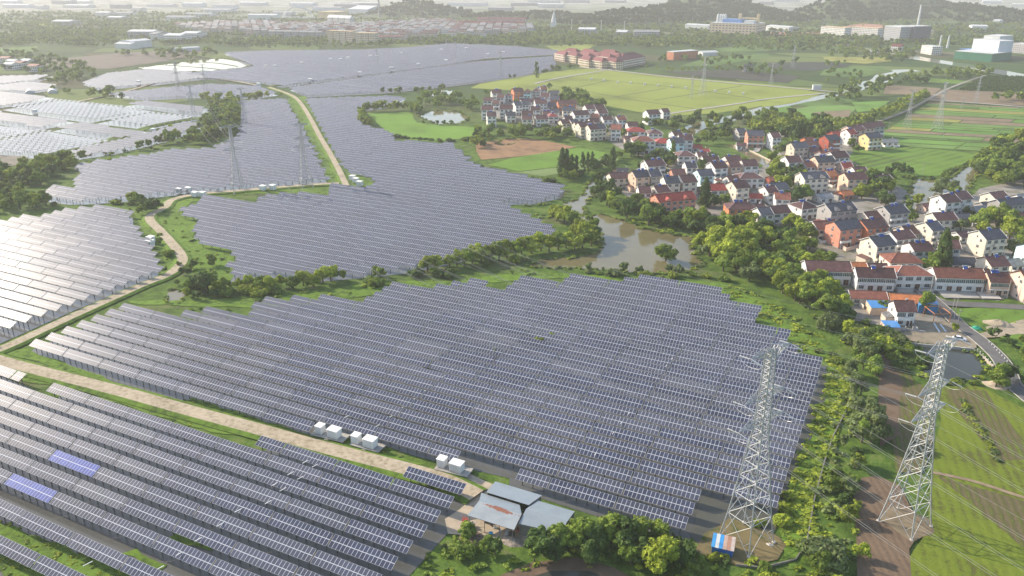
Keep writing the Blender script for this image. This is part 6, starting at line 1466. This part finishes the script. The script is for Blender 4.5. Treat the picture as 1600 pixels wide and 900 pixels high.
# white hatchback by the square pond
def car(px, rz, col, label):
    X, Y = P(*px, .4); o = empty('parked_car', (X, Y, .32), rz); tag(o, label, 'car'); pm = mat('car_paint_'+label.split()[0], col, .03, 1, .25, .6)
    b = MB(); sec = [(-2.2, .45, .75, .72), (-2.1, .3, .92, .82), (-1.2, .25, .98, .86), (.9, .25, .95, .86), (1.9, .28, .82, .82), (2.2, .4, .62, .72)]
    rings = [[(x, -w_, z0), (x, w_, z0), (x, w_, z1-.12), (x, w_*.9, z1), (x, -w_*.9, z1), (x, -w_, z1-.12)] for x, z0, z1, w_ in sec]
    for p, q in zip(rings, rings[1:]):
        for i in range(6): j = (i+1) % 6; b.face([p[i], p[j], q[j], q[i]])
    b.face(rings[0][::-1]); b.face(rings[-1]); b.build('body', pm, o)
    g_ = MB(); lo = [(-1.75, -.8, .95), (1.0, -.8, .94), (1.0, .8, .94), (-1.75, .8, .95)]; hi = [(-1.15, -.62, 1.42), (.25, -.62, 1.42), (.25, .62, 1.42), (-1.15, .62, 1.42)]; g_.hexa(lo+hi); g_.build('windows', M_glassd, o)
    r = MB(); r.box(-1.17, .27, -.63, .63, 1.425, 1.47); r.build('car_roof', pm, o)
    for x in (-1.35, 1.35):
        for y in (-.8, .8):
            w_ = MB(); w_.bar((x, y-.1, .32), (x, y+.1, .32), .32, n=12); w_.build('wheel', mat('tyre', (.03, .03, .03)), o)
car((1499, 531), .1, (.78, .78, .78), 'white saloon car parked at the end of the pond wall')
car((1200, 229), .9, (.05, .05, .06), 'black car parked on the village road by the canal')
# retaining wall and bollards at the square pond
def wall_run(name, px, h, t, m, label, cat='wall'):
    mb = MB(); W = [P(*p) for p in px]
    for a, b in zip(W, W[1:]):
        d = Vector((b[0]-a[0], b[1]-a[1], 0)).normalized(); n = Vector((-d.y, d.x, 0))*t; A, B = Vector((*a, -.3)), Vector((*b, -.3)); up = Vector((0, 0, h+.3)); mb.hexa([A-n, B-n, B+n, A+n, A-n+up, B-n+up, B+n+up, A+n+up])
    return tag(mb.build(name, m), label, cat)
wall_run('retaining_wall', [(1414, 538), (1441, 542), (1480, 545), (1522, 549)], 1.1, .3, M_concrete, 'grey concrete retaining wall along the top of the square pond')
wall_run('retaining_wall', [(1522, 549), (1538, 562), (1551, 575)], .7, .4, mat('sandy_concrete', (.5, .42, .32), .2, .6), 'pale sloping wall between the square pond and the road')
wall_run('garden_wall', [(1332, 470), (1349, 483)], 1.6, .12, wall_mat('cream'), 'cream garden wall left of the blue roofed shed')
wall_run('garden_wall', [(1307, 383), (1322, 393), (1346, 386)], 1.8, .12, wall_mat('pink'), 'pink yard wall in front of the salmon gabled house')
wall_run('garden_wall', [(1338, 393), (1354, 407)], 1.7, .12, wall_mat('cream'), 'cream yard wall beside the yellow gabled house')
wall_run('garden_wall', [(1408, 516), (1445, 521)], 1.0, .12, wall_mat('grey'), 'low grey wall behind the pond bank')
wall_run('field_wall', [(1331, 600), (1323, 640), (1302, 682), (1288, 722), (1272, 782), (1260, 850), (1243, 876), (1190, 889), (1150, 884)], .55, .13, mat('old_wall', (.2, .19, .16), .3, .5), 'long low concrete ditch wall right of the central panels', 'wall')
wall_run('canal_wall', [(1148, 228), (1176, 238), (1204, 252)], .9, .3, mat('canal_stone', (.45, .40, .30), .15, .5), 'pale stone parapet along the village canal')
bm_ = MB(); bm_.bar((0, 0, 0), (0, 0, .95), .16, .14, 6)
ME_BOL = bm_.mesh('bollard', M_trim)
for side, (a, b), n in (('left', ((1527, 549), (1551, 573)), 7), ('right', ((1545, 537), (1573, 567)), 8)):
    for i in range(n):
        x, y = lerp(a, b, i/(n-1)); tag(link('bollard', ME_BOL, None, (*P(x, y), .1)), f'{ORD[i]} white bollard from the top in the row {side} of the village road', 'bollard', 'white road bollards')
# poles
def pole(px, h, label, cross=True):
    X, Y = P(*px); o = empty('utility_pole', (X, Y, 0)); tag(o, label, 'pole', 'utility poles')
    m = MB(); m.bar((0, 0, 0), (0, 0, h), .17, .11, 8); m.build('shaft', M_concrete, o)
    if cross: c = MB(); c.box(-.9, .9, -.06, .06, h-.8, h-.68); [c.bar((x, 0, h-.68), (x, 0, h-.4), .06, n=5) for x in (-.8, 0, .8)]; c.build('cross_arm', M_steelp, o)
for p, h, lb in (((1453, 461), 9, 'pole between the hipped house and the long white row'), ((1485, 499), 9, 'left pole of the pair at the road junction'), ((1490, 500), 9, 'right pole of the pair at the road junction'), ((1497, 503), 5, 'short pole below the road junction'), ((1573, 467), 8, 'pole on the grass right of the long white row'),
                 ((1440, 275), 9, 'pole on the meadow bank by the village pond'), ((1214, 245), 8, 'pole on the grass beside the canal road'), ((1581, 606), 5, 'white pole beside the bend at the right edge'), ((1388, 203), 8, 'pole in the strip fields beside the village'), ((1473, 216), 8, 'lone pole in the right part of the strip fields')):
    pole(p, h, lb, 'white' not in lb)
for i, (x, y) in enumerate([(924, 125), (943, 127), (965, 130), (985, 131), (1007, 133), (1028, 135), (1049, 137), (1071, 139), (1117, 144), (1139, 146), (1161, 148)]):
    b = MB(); b.box(-1, 1, -1, 1, 0, 2.2); b.box(-1.2, 1.2, -1.2, 1.2, 2.21, 2.4); tag(b.build('pump_hut', M_trim, None, (*P(x, y), 0)), f'{ORD[i]} tiny white pump hut from left along the rice field ditch', 'hut', 'white pump huts')
# building site by the white gabled house
o = empty('steel_frame', (*P(1462, 500), 0), .5); tag(o, 'rusty orange steel frame of an open structure beside the village road', 'frame')
OR = mat('orange_steel', (.42, .17, .07), .2, 1)
for x in (-3, 3):
    for y in (-3.5, 3.5): p = MB(); p.bar((x, y, 0), (x, y, 4), .14); p.build('post', OR, o)
for a, b in (((-3, -3.5, 4), (3, -3.5, 4)), ((-3, 3.5, 4), (3, 3.5, 4)), ((-3, -3.5, 4), (-3, 3.5, 4)), ((3, -3.5, 4), (3, 3.5, 4))): p = MB(); p.bar(a, b, .16); p.build('beam', OR, o)
for i, (a, b) in enumerate((((1459, 507), (1468, 521)), ((1469, 509), (1478, 520)))):
    m = MB(); A, B = P(*a), P(*b); m.bar((*A, .5), (*B, .4), .28, n=8); tag(m.build('pipe', mat('pale_pipe', (.5, .6, .68), .1, 1)), ('left', 'right')[i]+' pale blue pipe lying on the waste ground', 'pipe')
def heap(name, px, r, h, m, label, cat):
    X, Y = P(*px); q = random.Random(int(X)); mb = MB(); n = 14; rings = []
    for k in range(5):
        t = k/4; rings.append([(r*(1-t)**.7*math.cos(6.283*i/n)*q.uniform(.85, 1.15)+.01, r*.6*(1-t)**.7*math.sin(6.283*i/n)*q.uniform(.85, 1.15), h*t*q.uniform(.85, 1.1)) for i in range(n)])
    for a, b in zip(rings, rings[1:]):
        for i in range(n): mb.face([a[i], a[(i+1) % n], b[(i+1) % n], b[i]])
    mb.face(rings[-1]); tag(mb.build(name, m, None, (X, Y, 0)), label, cat)
heap('tarpaulin_heap', (1526, 514), 2.2, 1.3, mat('green_tarp', (.03, .33, .20), .3, 1, .5), 'heap under a bright green tarpaulin on the grass', 'heap')
heap('sand_heap', (1560, 508), 6, 2.2, MATS['sand_heap'], 'long sandy earth heap below the grass mound', 'heap')
heap('rubble_heap', (1560, 603), 4.5, 1.8, MATS['sand_heap'], 'sandy heap under the tree at the pond corner', 'heap')
heap('rubbish_heap', (800, 845), 3.2, .9, mat('rubbish', (.30, .25, .20), .6, 1.8), 'rubbish heap below the rusty roofed shed', 'heap')
heap('rubbish_heap', (740, 840), 4, .8, mat('rubbish2', (.20, .15, .11), .5, 1.2), 'brown brush heap between the yard and the scrub', 'heap')
heap('gravel_heap', (1203, 852), 1.2, .6, M_foot, 'small pale gravel heap at the foot of the left front pylon', 'heap')
# yard clutter
rc_ = random.Random(77)
CL = [((727, 817), 'dark red cart'), ((737, 824), 'pale handcart'), ((760, 816), 'brown crate pile'), ((768, 823), 'dark oil drum'), ((774, 826), 'white sack'), ((767, 836), 'bright blue basin'), ((782, 833), 'white bucket'), ((792, 836), 'pale grey crate'), ((800, 838), 'dark box'), ((811, 832), 'rusty red trolley'), ((748, 805), 'dark motor tricycle'), ((1001, 0), '')][:-1]
CC = {'dark red cart': (.35, .05, .04), 'pale handcart': (.5, .5, .5), 'brown crate pile': (.2, .13, .08), 'dark oil drum': (.05, .05, .06), 'white sack': (.7, .68, .62), 'bright blue basin': (.03, .3, .6), 'white bucket': (.7, .7, .7), 'pale grey crate': (.45, .45, .43), 'dark box': (.07, .07, .07), 'rusty red trolley': (.4, .13, .08), 'dark motor tricycle': (.07, .07, .08)}
for p, nm in CL:
    X, Y = P(*p); key = nm.split()[-1]; mm = mat('clutter_'+nm.replace(' ', '_'), CC[nm], .2, 2, .6); mb = MB(); a = rc_.uniform(0, 3)
    if key in ('drum', 'bucket', 'basin'): 
        r, h = {'drum': (.35, .9), 'bucket': (.25, .4), 'basin': (.5, .3)}[key]; mb.bar((0, 0, .1), (0, 0, h), r*.85, r, 12); mb.bar((0, 0, h), (0, 0, h+.04), r*1.06, r*1.06, 12)
    elif key in ('cart', 'handcart', 'trolley', 'tricycle'):
        mb.box(-.9, .7, -.5, .5, .45, .52); mb.box(-.9, -.84, -.5, .5, .525, .95); mb.box(-.83, .7, -.5, -.44, .525, .95); mb.box(-.83, .7, .44, .5, .525, .95); mb.bar((.7, -.3, .5), (1.6, 0, .8), .04); mb.bar((.7, .3, .5), (1.6, 0, .8), .04)
        for y in (-.6, .6): mb.bar((-.1, y-.04, .3), (-.1, y+.04, .3), .3, n=12)
    elif key == 'sack': mb.hexa([(-.5, -.3, 0), (.5, -.35, 0), (.5, .3, 0), (-.5, .35, 0), (-.35, -.2, .32), (.4, -.2, .38), (.4, .2, .35), (-.35, .2, .3)])
    else:
        for k in range(3): mb.box(-.6+.05*k, .6-.04*k, -.4, .4-.05*k, .3*k+.002, .3*k+.28)
    tag(mb.build(key, mm, None, (X, Y, .3), a), f'{nm} lying in the dirt yard by the metal sheds', key)
# terraces in front of the long row and the low works hall canopy
sheet('terrace', [(1463, 456), (1522, 457), (1532, 468), (1475, 467)], .12, M_concrete, step=0); sheet('terrace', [(1524, 457), (1556, 459), (1565, 469), (1534, 468)], .12, mat('terrace_pale', (.46, .43, .39), .15, .4), step=0)
# white conduits that bridge the gaps between rows
CON = [(984,644),(971,660),(959,675),(947,690),(931,708),(920,724),(892,760),(540,651),(589,665),(609,651),(627,637),(645,624),(662,611),(694,587),(709,575),(738,553),(1041,571),(1050,560),(1066,539),(1094,504),(1115,477),
       (372,797),(344,819),(310,842),(281,864),(137,880),(249,887),(477,721),(492,727),(454,739),(469,746),(429,756),(442,764),(419,784)]
cm_ = MB(); cm_.box(-.08, .08, -1.1, 1.1, 0, .1); cm_.bar((0, -1, -.4), (0, -1, 0), .04); ME_CON = cm_.mesh('conduit', M_cab)
for side in ('front left', 'central'):
    L_ = sorted(p for p in CON if (p[1]-600 > (p[0]-200)*.33 and p[0] < 500) == (side == 'front left'))
    for i, p in enumerate(L_):
        X, Y = P(*p, 3.2); o = link('conduit', ME_CON, None, (X, Y, 3.05), 0); o.rotation_euler = (-.18, 0, 0); tag(o, f'{onramp(i+1)} from left of the short white conduits bridging rows in the {side} field', 'conduit', 'white conduits')
# ------------------------------------------------------------ the air
hz = MB(); hz.box(-9000, 9000, -600, 14000, -2.5, 330); ho = hz.build('haze', [])
hmt = bpy.data.materials.new('air'); hmt.use_nodes = True; hn = hmt.node_tree; hn.nodes.clear()
pv = hn.nodes.new('ShaderNodeVolumePrincipled'); pv.inputs['Color'].default_value = (.97, .955, .95, 1); pv.inputs['Density'].default_value = .00014; pv.inputs['Anisotropy'].default_value = .15
oo = hn.nodes.new('ShaderNodeOutputMaterial'); hn.links.new(pv.outputs[0], oo.inputs['Volume']); ho.data.materials.append(hmt); tag(ho, 'thin pale haze over the whole plain', 'haze', kind='stuff')
